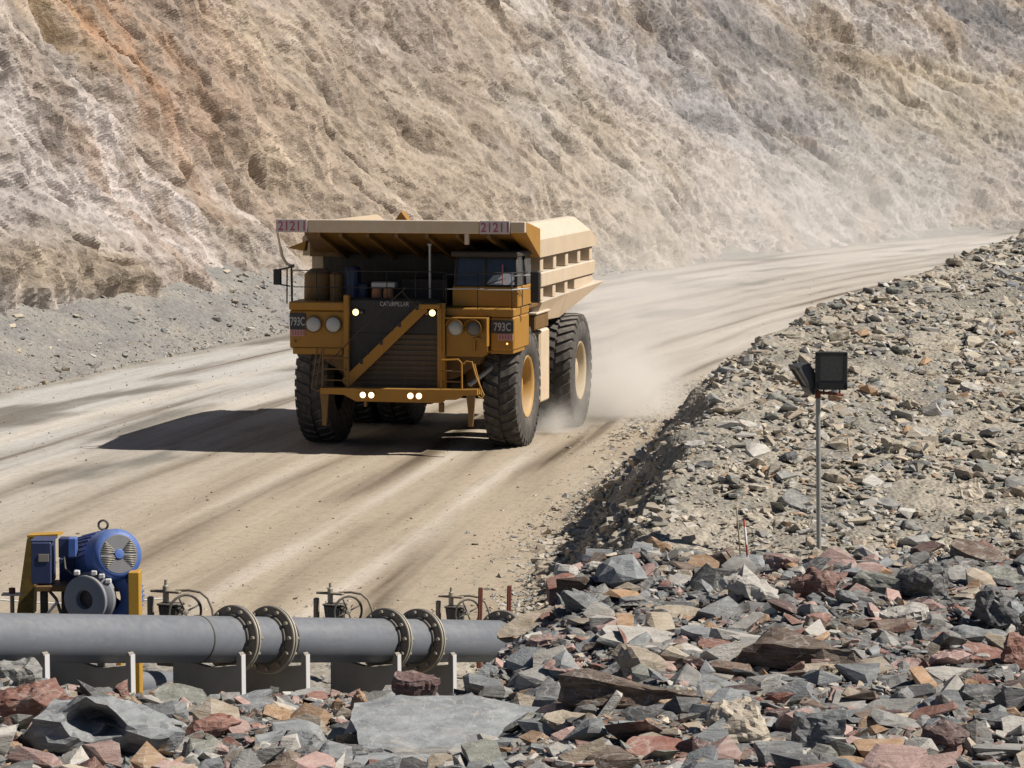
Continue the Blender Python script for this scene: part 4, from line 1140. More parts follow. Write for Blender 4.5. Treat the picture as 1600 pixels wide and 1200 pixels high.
MB().tube([fp(1266, 600, .05), pt], .04, 6).build('yoke', M_FLOOD, fl)
M_SURV = None
def survey_mat():
    m, nt, b, out = nmat('red_white_banded_rod'); g = G(nt)
    sx = g.n('ShaderNodeSeparateXYZ'); g.l(g.coord('Object'), sx.inputs[0])
    f = g.math('FRACT', g.math('MULTIPLY', sx.outputs['Z'], 2.6))
    g.l(g.mix(g.math('GREATER_THAN', f, .62), (.62, .58, .54), (.40, .07, .05)), b.inputs['Base Color']); b.inputs['Roughness'].default_value = .6
    return m
M_SURV = survey_mat()
b0 = cast(1172, 895)
top = at(1163, 812, b0.y) - b0
rod = MB().tube([Vector((0, 0, -.2)), top], .016, 8).build('survey_rod', M_SURV, None, b0)
tag(rod, 'thin red and white banded rod leaning in the rubble before the pole', 'survey rod')
b0 = cast(1158, 868); top = at(1151, 792, b0.y) - b0
tag(MB().tube([Vector((0, 0, -.2)), top], .014, 6).build('stake', M_STEELB, None, b0), 'thin dark stake behind the banded survey rod', 'stake')
b0 = cast(1328, 709); top = at(1325, 684, b0.y) - b0
tag(MB().tube([Vector((0, 0, -.2)), top], .03, 4).build('stake', M_WOOD, None, b0), 'small pale timber stake stuck in the bank behind the floodlights', 'stake')
# ---------------------------------------------------------------- rocks
def mat_rock(name, use_attr):
    m, nt, b, out = nmat(name); g = G(nt)
    if use_attr: base = g.n('ShaderNodeVertexColor', layer_name='tint').outputs['Color']
    else: base = g.n('ShaderNodeObjectInfo').outputs['Color']
    c = g.pos()
    lay = g.mapping(c, (1.4, 1.4, 9.0), (R(14), R(-10), 0))
    n1 = g.noise(c, 3.2, 5, .65); n2 = g.noise(lay, 2.6, 6, .65, .5); n3 = g.noise(c, 26, 4, .65)
    vein = g.noise(g.mapping(c, (1, 1, 2.5), (R(40), R(25), 0)), 1.7, 3, .5, .8)
    col = g.mix(g.rng(n2, .36, .68), g.mix(1.0, base, (.74, .72, .70), 'MULTIPLY'), g.mix(.18, base, (.62, .58, .52)))
    col = g.mix(g.rng(n1, .55, .78, 0, .45), col, g.mix(1.0, base, (1.15, .82, .62), 'MULTIPLY'))
    vn = g.math('ABSOLUTE', g.math('SUBTRACT', vein, .5))
    col = g.mix(g.rng(vn, .012, .0, 0, .35), col, (.55, .51, .46))
    col = g.mix(g.rng(n3, .58, .74, 0, .35), col, (.45, .41, .36))
    g.l(col, b.inputs['Base Color'])
    g.l(g.rng(n1, .3, .7, .62, .92), b.inputs['Roughness']); b.inputs['Specular IOR Level'].default_value = .28
    h = g.math('ADD', g.math('MULTIPLY', n2, .8), g.math('MULTIPLY', n3, .35))
    g.l(g.bump(h, .65, .045), b.inputs['Normal'])
    return m
M_ROCK, M_RUBBLE = mat_rock('rock', False), mat_rock('rubble', True)

def hull_rock(seed, n=16, flat=.6, boxy=.6):
    """An angular stone about 1 across: convex hull of jittered points. Returns verts, tris."""
    rnd = random.Random(seed); bm = bmesh.new()
    sh = rnd.uniform(-.35, .35); sh2 = rnd.uniform(-.3, .3)
    for i in range(n):
        v = Vector((rnd.gauss(0, 1), rnd.gauss(0, 1), rnd.gauss(0, 1))).normalized()
        v = Vector([math.copysign(abs(q) ** boxy, q) for q in v]) * rnd.uniform(.72, 1.0)
        bm.verts.new((.5 * v.x + sh * v.z * .3, .5 * v.y + sh2 * v.z * .3, .5 * v.z * flat))
    r = bmesh.ops.convex_hull(bm, input=bm.verts[:])
    bmesh.ops.delete(bm, geom=[v for v in bm.verts if not v.link_faces], context='VERTS')
    bmesh.ops.triangulate(bm, faces=bm.faces[:])
    bm.verts.index_update()
    vs = np.array([v.co[:] for v in bm.verts]); fs = np.array([[v.index for v in f.verts] for f in bm.faces])
    bm.free()
    return vs, fs

def rough_rock(name, seed, dims, kind, cuts=3, rough=1.0, dent=None, fine=1.0):
    """A larger stone, subdivided and broken along bedding planes."""
    rnd = random.Random(seed); bm = bmesh.new(); dx, dy, dz = dims
    slab_faces = None
    if kind == 'slab':
        n = rnd.randint(11, 16); ph0 = rnd.uniform(0, 6.28); rings = []
        rad = []
        for i in range(n):
            a = 2 * math.pi * (i + rnd.uniform(-.3, .3)) / n
            k = 1 / max(abs(math.cos(a)), abs(math.sin(a))) ** .45
            rad.append((a, k * rnd.choice([rnd.uniform(.78 if fine == 1 else .62, 1.0), rnd.uniform(.92, 1.06)]) * .46))
        t1, t2 = rnd.uniform(-.25, .25), rnd.uniform(-.25, .25)
        for lev in (-.5, 0.0, .5):
            sc = {-.5: rnd.uniform(.8, .92), 0.0: rnd.uniform(.94, 1.05), .5: rnd.uniform(.88, 1.0)}[lev]
            rings.append([bm.verts.new((math.cos(a) * r * sc * rnd.uniform(.95, 1.05) * dx, math.sin(a) * r * sc * rnd.uniform(.95, 1.05) * dy, (lev + (t1 * math.cos(a) + t2 * math.sin(a)) * r + rnd.uniform(-.06, .06)) * dz)) for a, r in rad])
        for A, B_ in ((rings[0], rings[1]), (rings[1], rings[2])):
            for i in range(n): bm.faces.new((A[i], A[(i + 1) % n], B_[(i + 1) % n], B_[i]))
        bm.faces.new(rings[0][::-1]); bm.faces.new(rings[2])
    else:
        n = {'block': 15, 'round': 34, 'wedge': 11, 'long': 16}[kind]; bx = {'block': .5, 'round': .85, 'wedge': .7, 'long': .55}[kind]
        for i in range(n):
            v = Vector((rnd.gauss(0, 1), rnd.gauss(0, 1), rnd.gauss(0, 1))).normalized()
            v = Vector([math.copysign(abs(q) ** bx, q) for q in v]) * rnd.uniform(.78, 1.0)
            if kind == 'wedge': v.z *= (1 - .55 * v.x) * .75
            if kind == 'long': v.z *= (1 - .35 * v.x) * .9
            bm.verts.new((.53 * v.x * dx, .53 * v.y * dy, .53 * v.z * dz))
    if kind != 'slab':
        bmesh.ops.convex_hull(bm, input=bm.verts[:])
        bmesh.ops.delete(bm, geom=[v for v in bm.verts if not v.link_faces], context='VERTS')
    bmesh.ops.triangulate(bm, faces=bm.faces[:])
    big = max(dims)
    for it in range(3 if fine == 1 else 4):
        L = big * (.30, .17, .10, .045)[it] if cuts >= 3 else big * (.4, .25, .25, .25)[it]
        es = [e for e in bm.edges if e.calc_length() > L]
        if es: bmesh.ops.subdivide_edges(bm, edges=es, cuts=1, use_grid_fill=False)
        bmesh.ops.triangulate(bm, faces=bm.faces[:])
    off = Vector((seed * 3.17 % 50, seed * 1.73 % 50, seed * .91 % 50)); m = min(dims)
    bm.normal_update()
    for v in bm.verts:
        n0 = v.normal.copy(); p = v.co
        q = (p + off)
        side = 1 - abs(n0.z)
        layer = mnoise.noise(Vector((q.x * .6 / big, q.y * .6 / big, q.z * 7.0 / max(m, .05)))) * side
        gen = mnoise.fractal(q * (2.6 / big), 1.0, 2.0, 4)
        fine = mnoise.fractal(q * (9 / big), 1.0, 2.0, 3)
        chip = mnoise.cell(q * (4.5 / big)) - .5
        amt = .10 * layer * min(m * 2.2, big * .5) + (.045 if kind == 'slab' else .085) * gen * m * 1.4 + .030 * fine * m * 1.3 + (.0 if kind == 'slab' else .03) * chip * m
        if kind == 'slab' and n0.z > .5:
            st_ = mnoise.noise(Vector((q.x * 2.1 / big, q.y * 2.1 / big, 3.3))) * 4.0
            amt += (math.floor(st_) / 4.0) * m * (.42 if fine == 1 else .13) + (.10 * m * mnoise.fractal(q * (5 / big), 1.0, 2.0, 4) if fine != 1 else 0)
        v.co = p + n0 * amt * rough
        if dent:
            dd = (Vector((p.x / dx, p.y / dy, p.z / dz)) - Vector(dent[:3])).length / dent[3]
            if dd < 1: v.co += Vector((0.1, 1, -.1)) * dent[4] * (1 - dd * dd) * big
    me = bpy.data.meshes.new(name); bm.to_mesh(me); bm.free()
    for p in me.polygons: p.use_smooth = False
    me.materials.append(M_ROCK)
    return me

PAL = {'slate': (.225, .24, .25), 'dark': (.085, .088, .092), 'red': (.235, .105, .078), 'maroon': (.10, .052, .048), 'brown': (.135, .092, .066), 'pink': (.44, .29, .255),
       'tan': (.38, .315, .235), 'orange': (.40, .245, .135), 'cream': (.58, .50, .39), 'grey': (.27, .265, .25), 'green': (.20, .205, .175), 'pale': (.48, .455, .41), 'buff': (.44, .385, .295)}
ROCK_SPOTS = []      # (x, y, radius, short name) of the named rocks: landmarks for the labels
def rock(u, v, w, h, kind, colour, label, short, seed, dy=.8, rot=0.0, pitch=0.0, roll=0.0, thick=.5, sink=.0, mul=1.0, group=None, dent=None, fine=1.0):
    """A named stone: seen about w by h photo pixels in size, standing on the rubble where that line of sight meets it."""
    b = cast(u, v + h * .32)
    s = b.y / 5000.0
    W, Hh = w * s, h * s
    dims = (W, W * dy, max(.05, Hh * thick))
    me = rough_rock('rock', seed, dims, kind, dent=dent, fine=fine)
    zc = b.z + Hh * (.18 - sink) + (Hh * .12 if kind != 'slab' else 0)
    o = link_mesh('rock', me, None, None, (b.x, b.y + dims[1] * .3 * (1 if kind != 'slab' else .8), zc), (R(pitch), R(roll), R(rot)))
    c = PAL[colour]; rr = random.Random(seed + 5); j = rr.uniform(.92, 1.08) * mul
    o.color = (c[0] * j, c[1] * j, c[2] * j, 1)
    tag(o, label, 'rock', group)
    ROCK_SPOTS.append((b.x, b.y, W * .5, short))
    return o

# the stones one would pick out by eye: mound in front, left to right
rock(158, 1152, 250, 140, 'round', 'slate', 'huge smooth grey boulder with a dark hollow below the first cradles', 'hollowed grey boulder', 11, .7, 10, 0, 12, .95, mul=1.1, dent=(-.10, -.40, .20, .22, .42))
rock(34, 1108, 130, 104, 'block', 'red', 'big rust-red slab with a split brown front, at the left edge', 'big rust-red slab', 12, .9, -8, 6, -14, .75)
rock(22, 1055, 80, 62, 'round', 'grey', 'rounded grey boulder flecked with white, behind the big rust-red slab', 'white-flecked grey boulder', 13, .9, 0, 0, 0, .9)
rock(94, 1086, 32, 30, 'block', 'slate', 'small dark grey stone wedged beside the big rust-red slab', 'wedged grey stone', 14, .8, 20)
rock(76, 1182, 40, 50, 'wedge', 'orange', 'upright tan splinter in front of the hollowed grey boulder', 'upright tan splinter', 15, .7, 30, 0, 70, .8)
rock(16, 1168, 44, 18, 'slab', 'orange', 'thin orange-brown sliver under the big rust-red slab', 'orange-brown sliver', 16, .7, 5, 8, 0, .8)
rock(20, 1192, 70, 22, 'round', 'grey', 'pale grey hump at the bottom left corner', 'pale corner hump', 17, .8)
rock(284, 1092, 105, 42, 'slab', 'green', 'thin greenish slate plate leaning below the pump frame', 'leaning greenish plate', 18, .6, 4, 38, 10, .18, -.1)
rock(330, 1140, 98, 44, 'round', 'red', 'lumpy rust-red stone right of the hollowed grey boulder', 'lumpy rust-red stone', 19, .6, 8, 0, -12, .9, mul=1.15)
rock(322, 1174, 86, 32, 'block', 'pink', 'broken pinkish chunk in front of the lumpy rust-red stone', 'broken pinkish chunk', 20, .6, -10, 0, 6, .8, mul=.8)
rock(245, 1112, 105, 20, 'slab', 'grey', 'thin grey sheet of slate behind the lumpy rust-red stone', 'thin grey sheet', 22, .7, 6, 10, -4, .5)
rock(380, 1100, 130, 22, 'slab', 'slate', 'long grey slate sheet edging the mound below the flanges', 'long edging sheet', 23, .6, 4, 8, 3, .5)
rock(440, 1122, 90, 30, 'slab', 'orange', 'bundle of orange-tan slivers in front of the long edging sheet', 'orange slivers', 24, .5, -14, 12, 12, .6)
rock(700, 1158, 500, 112, 'slab', 'slate', 'giant flat blue-grey slab filling the front of the mound', 'giant grey slab', 25, .85, 6, 6, 2, .40, .10, mul=1.25, fine=.5)
rock(648, 1124, 88, 36, 'slab', 'maroon', 'jagged red-brown flagstone resting on top of the giant grey slab', 'jagged flagstone', 26, .6, 8, 8, 3, .8, -1.6, mul=1.5)
rock(562, 1100, 44, 56, 'wedge', 'orange', 'upright orange-tan block behind the giant grey slab', 'orange-tan block', 27, .7, 30, 0, 40, .9)
rock(590, 1096, 30, 20, 'slab', 'orange', 'small orange chip leaning on the orange-tan block', 'orange chip', 28, .6, 30, 20, -20, .7)
rock(618, 1098, 78, 42, 'round', 'slate', 'smooth blue-grey lump below the third white-ended cradle', 'blue-grey lump', 29, .8, 0, 0, 0, .95, mul=1.25)
rock(458, 1160, 70, 46, 'slab', 'slate', 'tilted grey slate slab before the left end of the giant grey slab', 'tilted grey slab', 30, .7, 24, 30, -22, .35)
rock(398, 1185, 54, 50, 'wedge', 'slate', 'sharp grey shard at the bottom, before the orange slivers', 'sharp grey shard', 31, .7, 70, 10, 30, .8)
rock(480, 1192, 90, 26, 'round', 'brown', 'brownish rounded stone at the bottom edge before the tilted grey slab', 'brownish bottom stone', 32, .7)
rock(560, 1180, 90, 44, 'block', 'dark', 'dark broken block under the front lip of the giant grey slab', 'dark lip block', 33, .7, 10, 0, 10, .9)
rock(668, 1186, 150, 40, 'block', 'grey', 'crumbly grey ledge under the middle of the giant grey slab', 'crumbly ledge', 34, .5, -4, 0, 0, .8)
rock(892, 1128, 100, 36, 'slab', 'tan', 'tan-grey flagstone touching the right end of the giant grey slab', 'tan-grey flagstone', 35, .7, -8, 12, 4, .5)
rock(888, 1048, 90, 38, 'wedge', 'pink', 'pink-topped brown chunk on the left of the long brown ridge', 'pink-topped chunk', 36, .7, 10, 0, 6, .9, mul=.75)
rock(990, 1088, 255, 72, 'long', 'brown', 'long dark brown ridge of rock with pale top edge', 'long brown ridge', 37, .38, -6, 0, 3, .95, mul=.9)
rock(1075, 1108, 110, 32, 'slab', 'orange', 'orange-tan ledge at the foot of the long brown ridge', 'orange-tan ledge', 38, .6, -10, 14, 6, .6)
rock(1030, 1167, 130, 48, 'slab', 'red', 'flat rust-red flagstone lying near the bottom of the mound', 'flat red flagstone', 39, .75, 14, 16, 2, .25, mul=1.2)
rock(1157, 1136, 96, 92, 'block', 'cream', 'big cream and ochre boulder with a pitted face', 'big cream boulder', 40, .8, 20, 0, -10, .95)
rock(1272, 1025, 235, 76, 'long', 'brown', 'long dark brown boulder streaked red, in the middle of the mound', 'long streaked boulder', 41, .42, -5, 0, 5, .95, mul=.85)
rock(1178, 918, 102, 76, 'wedge', 'pale', 'pale tan wedge with a dark split face at the mound top', 'pale tan wedge', 42, .7, -20, 0, 26, .85)
rock(1276, 918, 80, 66, 'round', 'red', 'knobbly dark red lump at the mound top below the floodlight pole', 'knobbly red lump', 43, .8, 0, 0, 0, .95, mul=.75)
rock(1322, 930, 46, 72, 'slab', 'slate', 'grey slate plate standing against the knobbly red lump', 'standing grey plate', 44, .35, 10, 62, 20, .35, -.1)
rock(1220, 882, 66, 40, 'block', 'pink', 'rusty pink block between the banded rod and the pole', 'rusty pink block', 45, .8, 15, 0, 10, .9, mul=.75)
rock(1446, 914, 96, 68, 'round', 'dark', 'rounded blackish boulder at the mound top', 'blackish boulder', 46, .9, 0, 0, 0, 1.0, mul=1.0)
rock(1374, 912, 90, 52, 'block', 'green', 'dark greenish block left of the blackish boulder', 'greenish block', 47, .8, -10, 0, 10, .9, mul=.8)
rock(1532, 866, 110, 34, 'slab', 'brown', 'thin dark brown flagstone at the far right of the mound top', 'dark brown flagstone', 48, .7, -12, 14, 14, .5)
rock(1510, 902, 70, 34, 'slab', 'grey', 'grey flat stone tilted below the dark brown flagstone', 'tilted flat stone', 49, .8, -15, 24, 12, .5)
rock(1560, 958, 95, 90, 'wedge', 'dark', 'big black wedge with pale sunlit top on the right edge', 'big black wedge', 50, .8, -30, 0, 22, .9, mul=1.2)
rock(1562, 905, 80, 40, 'slab', 'green', 'olive-grey flagstone leaning above the big black wedge', 'olive-grey flagstone', 51, .8, -25, 24, 18, .4)
rock(1530, 996, 105, 44, 'round', 'slate', 'low smooth grey boulder below the big black wedge', 'low grey boulder', 52, .7, 0, 0, 4, .8)
rock(1412, 962, 90, 42, 'slab', 'pale', 'pale layered slab below the blackish boulder', 'pale layered slab', 53, .7, 6, 12, -4, .7)
rock(1490, 1032, 84, 56, 'wedge', 'pink', 'pink rock with white veins, right of the long streaked boulder', 'white-veined pink rock', 54, .8, 24, 0, -16, .85)
rock(1532, 1022, 90, 38, 'slab', 'red', 'flat rust-red slab behind the white-veined pink rock', 'flat rust-red slab', 55, .8, -14, 18, 10, .4, mul=1.2)
rock(1588, 1020, 44, 66, 'block', 'red', 'upright dusky red block at the right edge', 'dusky red block', 56, .8, 10, 0, 10, .95)
rock(1390, 985, 105, 30, 'slab', 'brown', 'reddish brown flagstone with a ragged edge behind the streaked boulder', 'ragged brown flagstone', 57, .7, -4, 12, -4, .6, mul=1.3)
rock(1418, 1042, 60, 22, 'slab', 'pink', 'salmon-pink flake beside the long streaked boulder', 'salmon flake', 58, .7, -6, 16, -8, .7)
rock(1296, 1050, 56, 30, 'block', 'tan', 'tan-brown block just below the long streaked boulder', 'tan-brown block', 59, .8, 10, 0, 5, .9)
rock(1336, 1092, 108, 28, 'slab', 'pink', 'orange-pink flat slab in the middle of the right front', 'orange-pink slab', 60, .7, -8, 14, 2, .5, mul=.85)
rock(1282, 1146, 100, 82, 'block', 'slate', 'dark slate block crossed by one white vein', 'veined slate block', 61, .8, -12, 0, -8, .9, mul=.75)
rock(1414, 1122, 46, 24, 'block', 'cream', 'small bright cream rock, the brightest of the right front', 'bright cream rock', 62, .8, 10, mul=1.2)
rock(1480, 1156, 96, 54, 'round', 'maroon', 'dark maroon boulder at the lower right', 'dark maroon boulder', 63, .8, 0, 0, 0, .95)
rock(1562, 1132, 95, 38, 'slab', 'dark', 'dark slab lying beyond the dark maroon boulder', 'dark right slab', 64, .7, -8, 10, 6, .8, mul=1.4)
rock(1532, 1086, 76, 42, 'round', 'dark', 'blunt charcoal stone below the white-veined pink rock', 'blunt charcoal stone', 65, .8, 0, 0, 0, .95, mul=1.1)
rock(1412, 1092, 58, 48, 'block', 'slate', 'squarish grey block above the bright cream rock', 'squarish grey block', 66, .8, 15, 0, 5, .9, mul=.9)
rock(1218, 1118, 50, 36, 'block', 'maroon', 'maroon block squeezed between cream boulder and veined slate', 'maroon block', 67, .8, 10)
rock(1560, 1178, 90, 40, 'block', 'grey', 'angular grey block in the bottom right corner', 'corner grey block', 68, .8, 12)
rock(1430, 1186, 90, 30, 'block', 'tan', 'tan stone at the bottom edge before the maroon boulder', 'bottom tan stone', 69, .8, -10)
rock(1330, 1192, 60, 24, 'block', 'orange', 'ochre stone at the bottom edge under the veined slate block', 'ochre bottom stone', 70, .8)
rock(908, 948, 88, 46, 'block', 'slate', 'dark slate block on the shoulder of the mound nearest the road', 'shoulder slate block', 71, .8, 20, 0, 12, .9, mul=.7)
rock(826, 978, 120, 40, 'slab', 'tan', 'long tan-grey plank of slate sliding towards the pipeline', 'tan-grey plank', 72, .45, 24, 14, -22, .35, -.1)
rock(758, 1050, 50, 36, 'slab', 'slate', 'grey shard beside the last white-ended cradle', 'cradle shard', 73, .6, 40, 30, -25, .4)
rock(775, 1078, 60, 30, 'slab', 'orange', 'orange splinter below the grey shard by the last cradle', 'orange splinter', 74, .5, 30, 14, -20, .5)
rock(858, 1000, 70, 26, 'slab', 'pink', 'pinkish strip below the tan-grey plank', 'pinkish strip', 75, .6, 10, 10, -10, .6, mul=.8)
rock(1000, 1000, 150, 30, 'slab', 'pale', 'whitish flat slab in the middle of the mound left half', 'whitish flat slab', 76, .7, -6, 12, 6, .5)
rock(1150, 1050, 76, 30, 'block', 'brown', 'purplish brown stone left of the long streaked boulder', 'purplish brown stone', 77, .8, -10, 0, 8, .9, mul=1.4)
rock(1140, 1090, 84, 28, 'slab', 'slate', 'smooth bluish slab behind the big cream boulder', 'bluish slab', 78, .7, 8, 14, 2, .4, mul=1.2)
rock(1060, 960, 95, 28, 'slab', 'tan', 'tan flagstone left of the pale tan wedge', 'tan flagstone', 79, .7, 4, 12, 6, .5)
rock(990, 942, 70, 34, 'block', 'grey', 'grey block at the mound top behind the tan flagstone', 'grey top block', 80, .8, 20)
rock(1120, 1010, 70, 24, 'slab', 'red', 'small brick-red flake behind the purplish brown stone', 'brick-red flake', 81, .7, -10, 10)
# named stones on the bank and along the road edge
rock(1519, 766, 42, 46, 'block', 'cream', 'bright cream block sitting alone on the bank at the far right', 'bright bank block', 82, .9, 10, 0, 0, .9, mul=1.15)
rock(1438, 726, 36, 26, 'round', 'dark', 'dark rounded stone left of the bright cream bank block', 'dark bank stone', 83, .9, mul=1.2)
rock(1248, 780, 66, 44, 'slab', 'grey', 'large grey flagstone tilted against the bank just left of the pole', 'tilted bank flagstone', 84, .7, -30, 30, 28, .3, mul=1.15)
rock(1394, 700, 38, 36, 'block', 'buff', 'buff block on the bank right of the pole', 'buff bank block', 85, .9, 15, 0, 10, .9)
rock(1442, 676, 40, 30, 'slab', 'pale', 'pale grey flagstone high on the bank right of the floodlights', 'pale bank flagstone', 86, .9, -10, 20, 10, .4)
rock(1520, 606, 44, 24, 'slab', 'pale', 'light flagstone on the upper bank far right of the floodlights', 'upper pale flagstone', 87, .8, 10, 20, 10, .5)
rock(1344, 516, 34, 20, 'block', 'buff', 'squared buff rock below the crest above the floodlights', 'squared buff rock', 88, .8, 10)
rock(1240, 522, 46, 18, 'slab', 'buff', 'flat buff capstone on the crest left of the floodlights', 'buff capstone', 89, .8, 8, 6)
rock(1310, 478, 26, 18, 'block', 'grey', 'grey knob standing on the crest skyline', 'crest knob', 90, .9)
rock(1190, 550, 36, 16, 'slab', 'tan', 'tan flat stone on the crest beside the road', 'crest flat stone', 91, .8)
rock(946, 852, 30, 26, 'round', 'cream', 'pale rounded stone at the foot of the shaded bank side', 'pale toe stone', 92, .9, mul=.95)
rock(930, 885, 36, 34, 'block', 'pale', 'pale block lying at the toe of the bank by the slate shoulder', 'pale toe block', 93, .8, 20)
rock(842, 876, 24, 20, 'block', 'buff', 'small buff block furthest out on the road edge', 'road edge block', 94, .9, 30)
rock(864, 912, 34, 30, 'block', 'buff', 'buff stone pile leader at the road end of the bank toe', 'bank toe stone', 95, .8, 10)
rock(1086, 694, 40, 16, 'slab', 'pale', 'pale flagstone on the lower crest above the shaded side', 'lower crest flagstone', 96, .8, -8, 8)
rock(1390, 788, 50, 22, 'slab', 'grey', 'greyish slab half buried in the bank behind the rubble edge', 'half-buried slab', 97, .8, -20, 16, 10, .5)
rock(1600, 700, 44, 30, 'block', 'buff', 'buff rock on the bank at the right edge', 'right edge rock', 98, .8)
for o in [q for q in scene.objects if q.name.startswith('rock')]: o['group'] = 'stones picked out on the mound and bank'

# more single stones, each labelled by its look and its neighbour
rnd = random.Random(4)
BASE = [rough_rock('rock', 1000 + i, (1.0, rnd.uniform(.6, .9), rnd.uniform(.2, .42) if i % 7 in (0, 2, 5) else rnd.uniform(.4, .75)), ['slab', 'block', 'slab', 'wedge', 'long', 'slab', 'round'][i % 7], 2) for i in range(21)]
BKIND = ['flagstone', 'block', 'flake', 'wedge', 'splinter', 'slab', 'cobble']
CW = {'slate': 'slate-grey', 'dark': 'charcoal', 'red': 'rust-red', 'maroon': 'maroon', 'brown': 'dark brown', 'pink': 'pinkish', 'tan': 'tan', 'orange': 'ochre', 'cream': 'cream', 'grey': 'mid-grey', 'green': 'olive-grey', 'pale': 'pale grey', 'buff': 'buff'}
OTHER = [(fb.x, fb.y, .1, 'floodlight pole')]
used = {}
def label_for(x, y, W, colour, bk):
    lm = sorted(ROCK_SPOTS + OTHER, key=lambda r: (r[0] - x) ** 2 + ((r[1] - y) * .5) ** 2)
    size = 'small' if W < .22 else ('sizeable' if W > .45 else 'middling')
    for q in lm[:10]:
        dx, dy = x - q[0], (y - q[1]) * .45
        dist = math.hypot(dx, dy)
        near_ = 'close' if dist < .8 + q[2] else 'some way'
        if abs(dx) > abs(dy): rel = near_ + (' to the right of the ' if dx > 0 else ' to the left of the ')
        else: rel = ('close' if near_ == 'close' else 'some way') + (' behind the ' if dy > 0 else ' in front of the ')
        t = f'{size} {CW[colour]} {bk} {rel}{q[3]}'
        if t not in used:
            used[t] = 1
            return t
    return t
NGEN = 215
cnt = 0; tries = 0; placed = []
gen = []
while cnt < NGEN and tries < 9000:
    tries += 1
    zone = rnd.random()
    if zone < .55:      # the mound
        u = rnd.uniform(-20, 1620); v = rnd.uniform(890, 1215); b = cast(u, v)
        if b.y > 46: continue
        wpx = 40 + 80 * rnd.random() ** 1.8
        colour = rnd.choices(['slate', 'dark', 'red', 'maroon', 'brown', 'pink', 'tan', 'orange', 'grey', 'pale', 'green'], [24, 12, 9, 5, 10, 8, 9, 5, 14, 7, 4])[0]
    elif zone < .9:     # the bank
        u = rnd.uniform(880, 1620); v = rnd.uniform(395, 900); b = cast(u, v)
        if b.y < 52 or b.z < -.05: continue
        wpx = (18 + 26 * rnd.random() ** 1.7) * (.75 + .5 * (70 / b.y - .5))
        colour = rnd.choices(['buff', 'tan', 'grey', 'pale', 'green', 'dark', 'cream', 'orange'], [24, 18, 20, 16, 12, 6, 4, 3])[0]
    else:               # toe of the bank along the road
        y = rnd.uniform(60, 100); x = float(right_edge_x(y)) + rnd.gauss(.1, .5); b = Vector((x, y, max(.03, float(ground_height(np.array(x), np.array(y)))))); wpx = rnd.uniform(9, 17)
        colour = rnd.choice(['buff', 'tan', 'pale', 'grey'])
    W = wpx * b.y / 5000.0
    if any((b.x - p[0]) ** 2 + ((b.y - p[1]) * .4) ** 2 < ((W + p[2]) * .42) ** 2 for p in placed): continue
    if any((b.x - p[0]) ** 2 + ((b.y - p[1] - .2) * .4) ** 2 < (W * .4 + p[2] * .7) ** 2 for p in ROCK_SPOTS): continue
    placed.append((b.x, b.y, W)); gen.append((b, W, colour)); cnt += 1
for b, W, colour in gen:
    i = rnd.randrange(21)
    gz = float(ground_height(np.array(b.x), np.array(b.y)))
    o = link_mesh('rock', BASE[i], None, None, (b.x, b.y, gz + W * .12), (rnd.gauss(.10, .22), rnd.gauss(0, .25), rnd.uniform(0, 6.28)))
    sc_ = W * rnd.uniform(.95, 1.15)
    o.scale = (sc_, sc_ * rnd.uniform(.8, 1.1), sc_ * rnd.uniform(.7, 1.15))
    c = PAL[colour]; j = rnd.uniform(.8, 1.2); o.color = (c[0] * j, c[1] * j, c[2] * j, 1)
    tag(o, label_for(b.x, b.y, W, colour, BKIND[i % 7]), 'rock', 'loose stones on the mound' if b.y < 50 else 'loose stones on the rubble bank')

# the countless small rubble: one mesh per place
HULLS_LOW = [hull_rock(90 + i, 8, (.4, .6, .8)[i % 3], .7) for i in range(8)]
HULLS_MID = [hull_rock(50 + i, 13 if i % 2 else 17, (.20, .27, .42, .23, .55)[i % 5], .45) for i in range(28)]
def scatter(name, pos, size, cols, seed, mat=M_RUBBLE, lean=.3, label=None, HULLS=None):
    HULLS = HULLS or HULLS_MID
    rg = np.random.default_rng(seed); n = len(pos)
    which = rg.integers(0, len(HULLS), n); V = []; F = []; C_ = []; base = 0
    yaw = rg.uniform(0, 2 * np.pi, n); px_ = rg.normal(.08, lean, n); ry_ = rg.normal(0, lean, n)
    asp = rg.uniform(.6, 1.0, n)
    for k, (hv, hf) in enumerate(HULLS):
        ix = np.nonzero(which == k)[0]
        if not len(ix): continue
        s_ = size[ix][:, None, None]
        p = hv[None] * s_ * np.stack([np.ones(len(ix)), asp[ix], np.ones(len(ix))], -1)[:, None, :]
        cy, sy = np.cos(yaw[ix])[:, None], np.sin(yaw[ix])[:, None]
        x = p[..., 0] * cy - p[..., 1] * sy; y = p[..., 0] * sy + p[..., 1] * cy; z = p[..., 2]
        c1, s1_ = np.cos(px_[ix])[:, None], np.sin(px_[ix])[:, None]
        y, z = y * c1 - z * s1_, y * s1_ + z * c1
        c1, s1_ = np.cos(ry_[ix])[:, None], np.sin(ry_[ix])[:, None]
        x, z = x * c1 + z * s1_, -x * s1_ + z * c1
        p = np.stack([x, y, z], -1) + pos[ix][:, None, :]
        m = len(hv)
        V.append(p.reshape(-1, 3)); F.append((hf[None] + (np.arange(len(ix)) * m)[:, None, None] + base).reshape(-1, 3)); C_.append(np.repeat(cols[ix], m, 0)); base += len(ix) * m
    me = np_mesh(name, np.concatenate(V), np.concatenate(F), False, np.concatenate(C_))
    o = link_mesh(name, me, mat)
    o['kind'] = 'stuff'
    if label: o['label'] = label
    return o
def pick_cols(rg, n, names, wts):
    P = np.array([PAL[k] for k in names]); w_ = np.array(wts, float); w_ /= w_.sum()
    return P[rg.choice(len(names), n, p=w_)] * rg.uniform(.72, 1.22, n)[:, None]
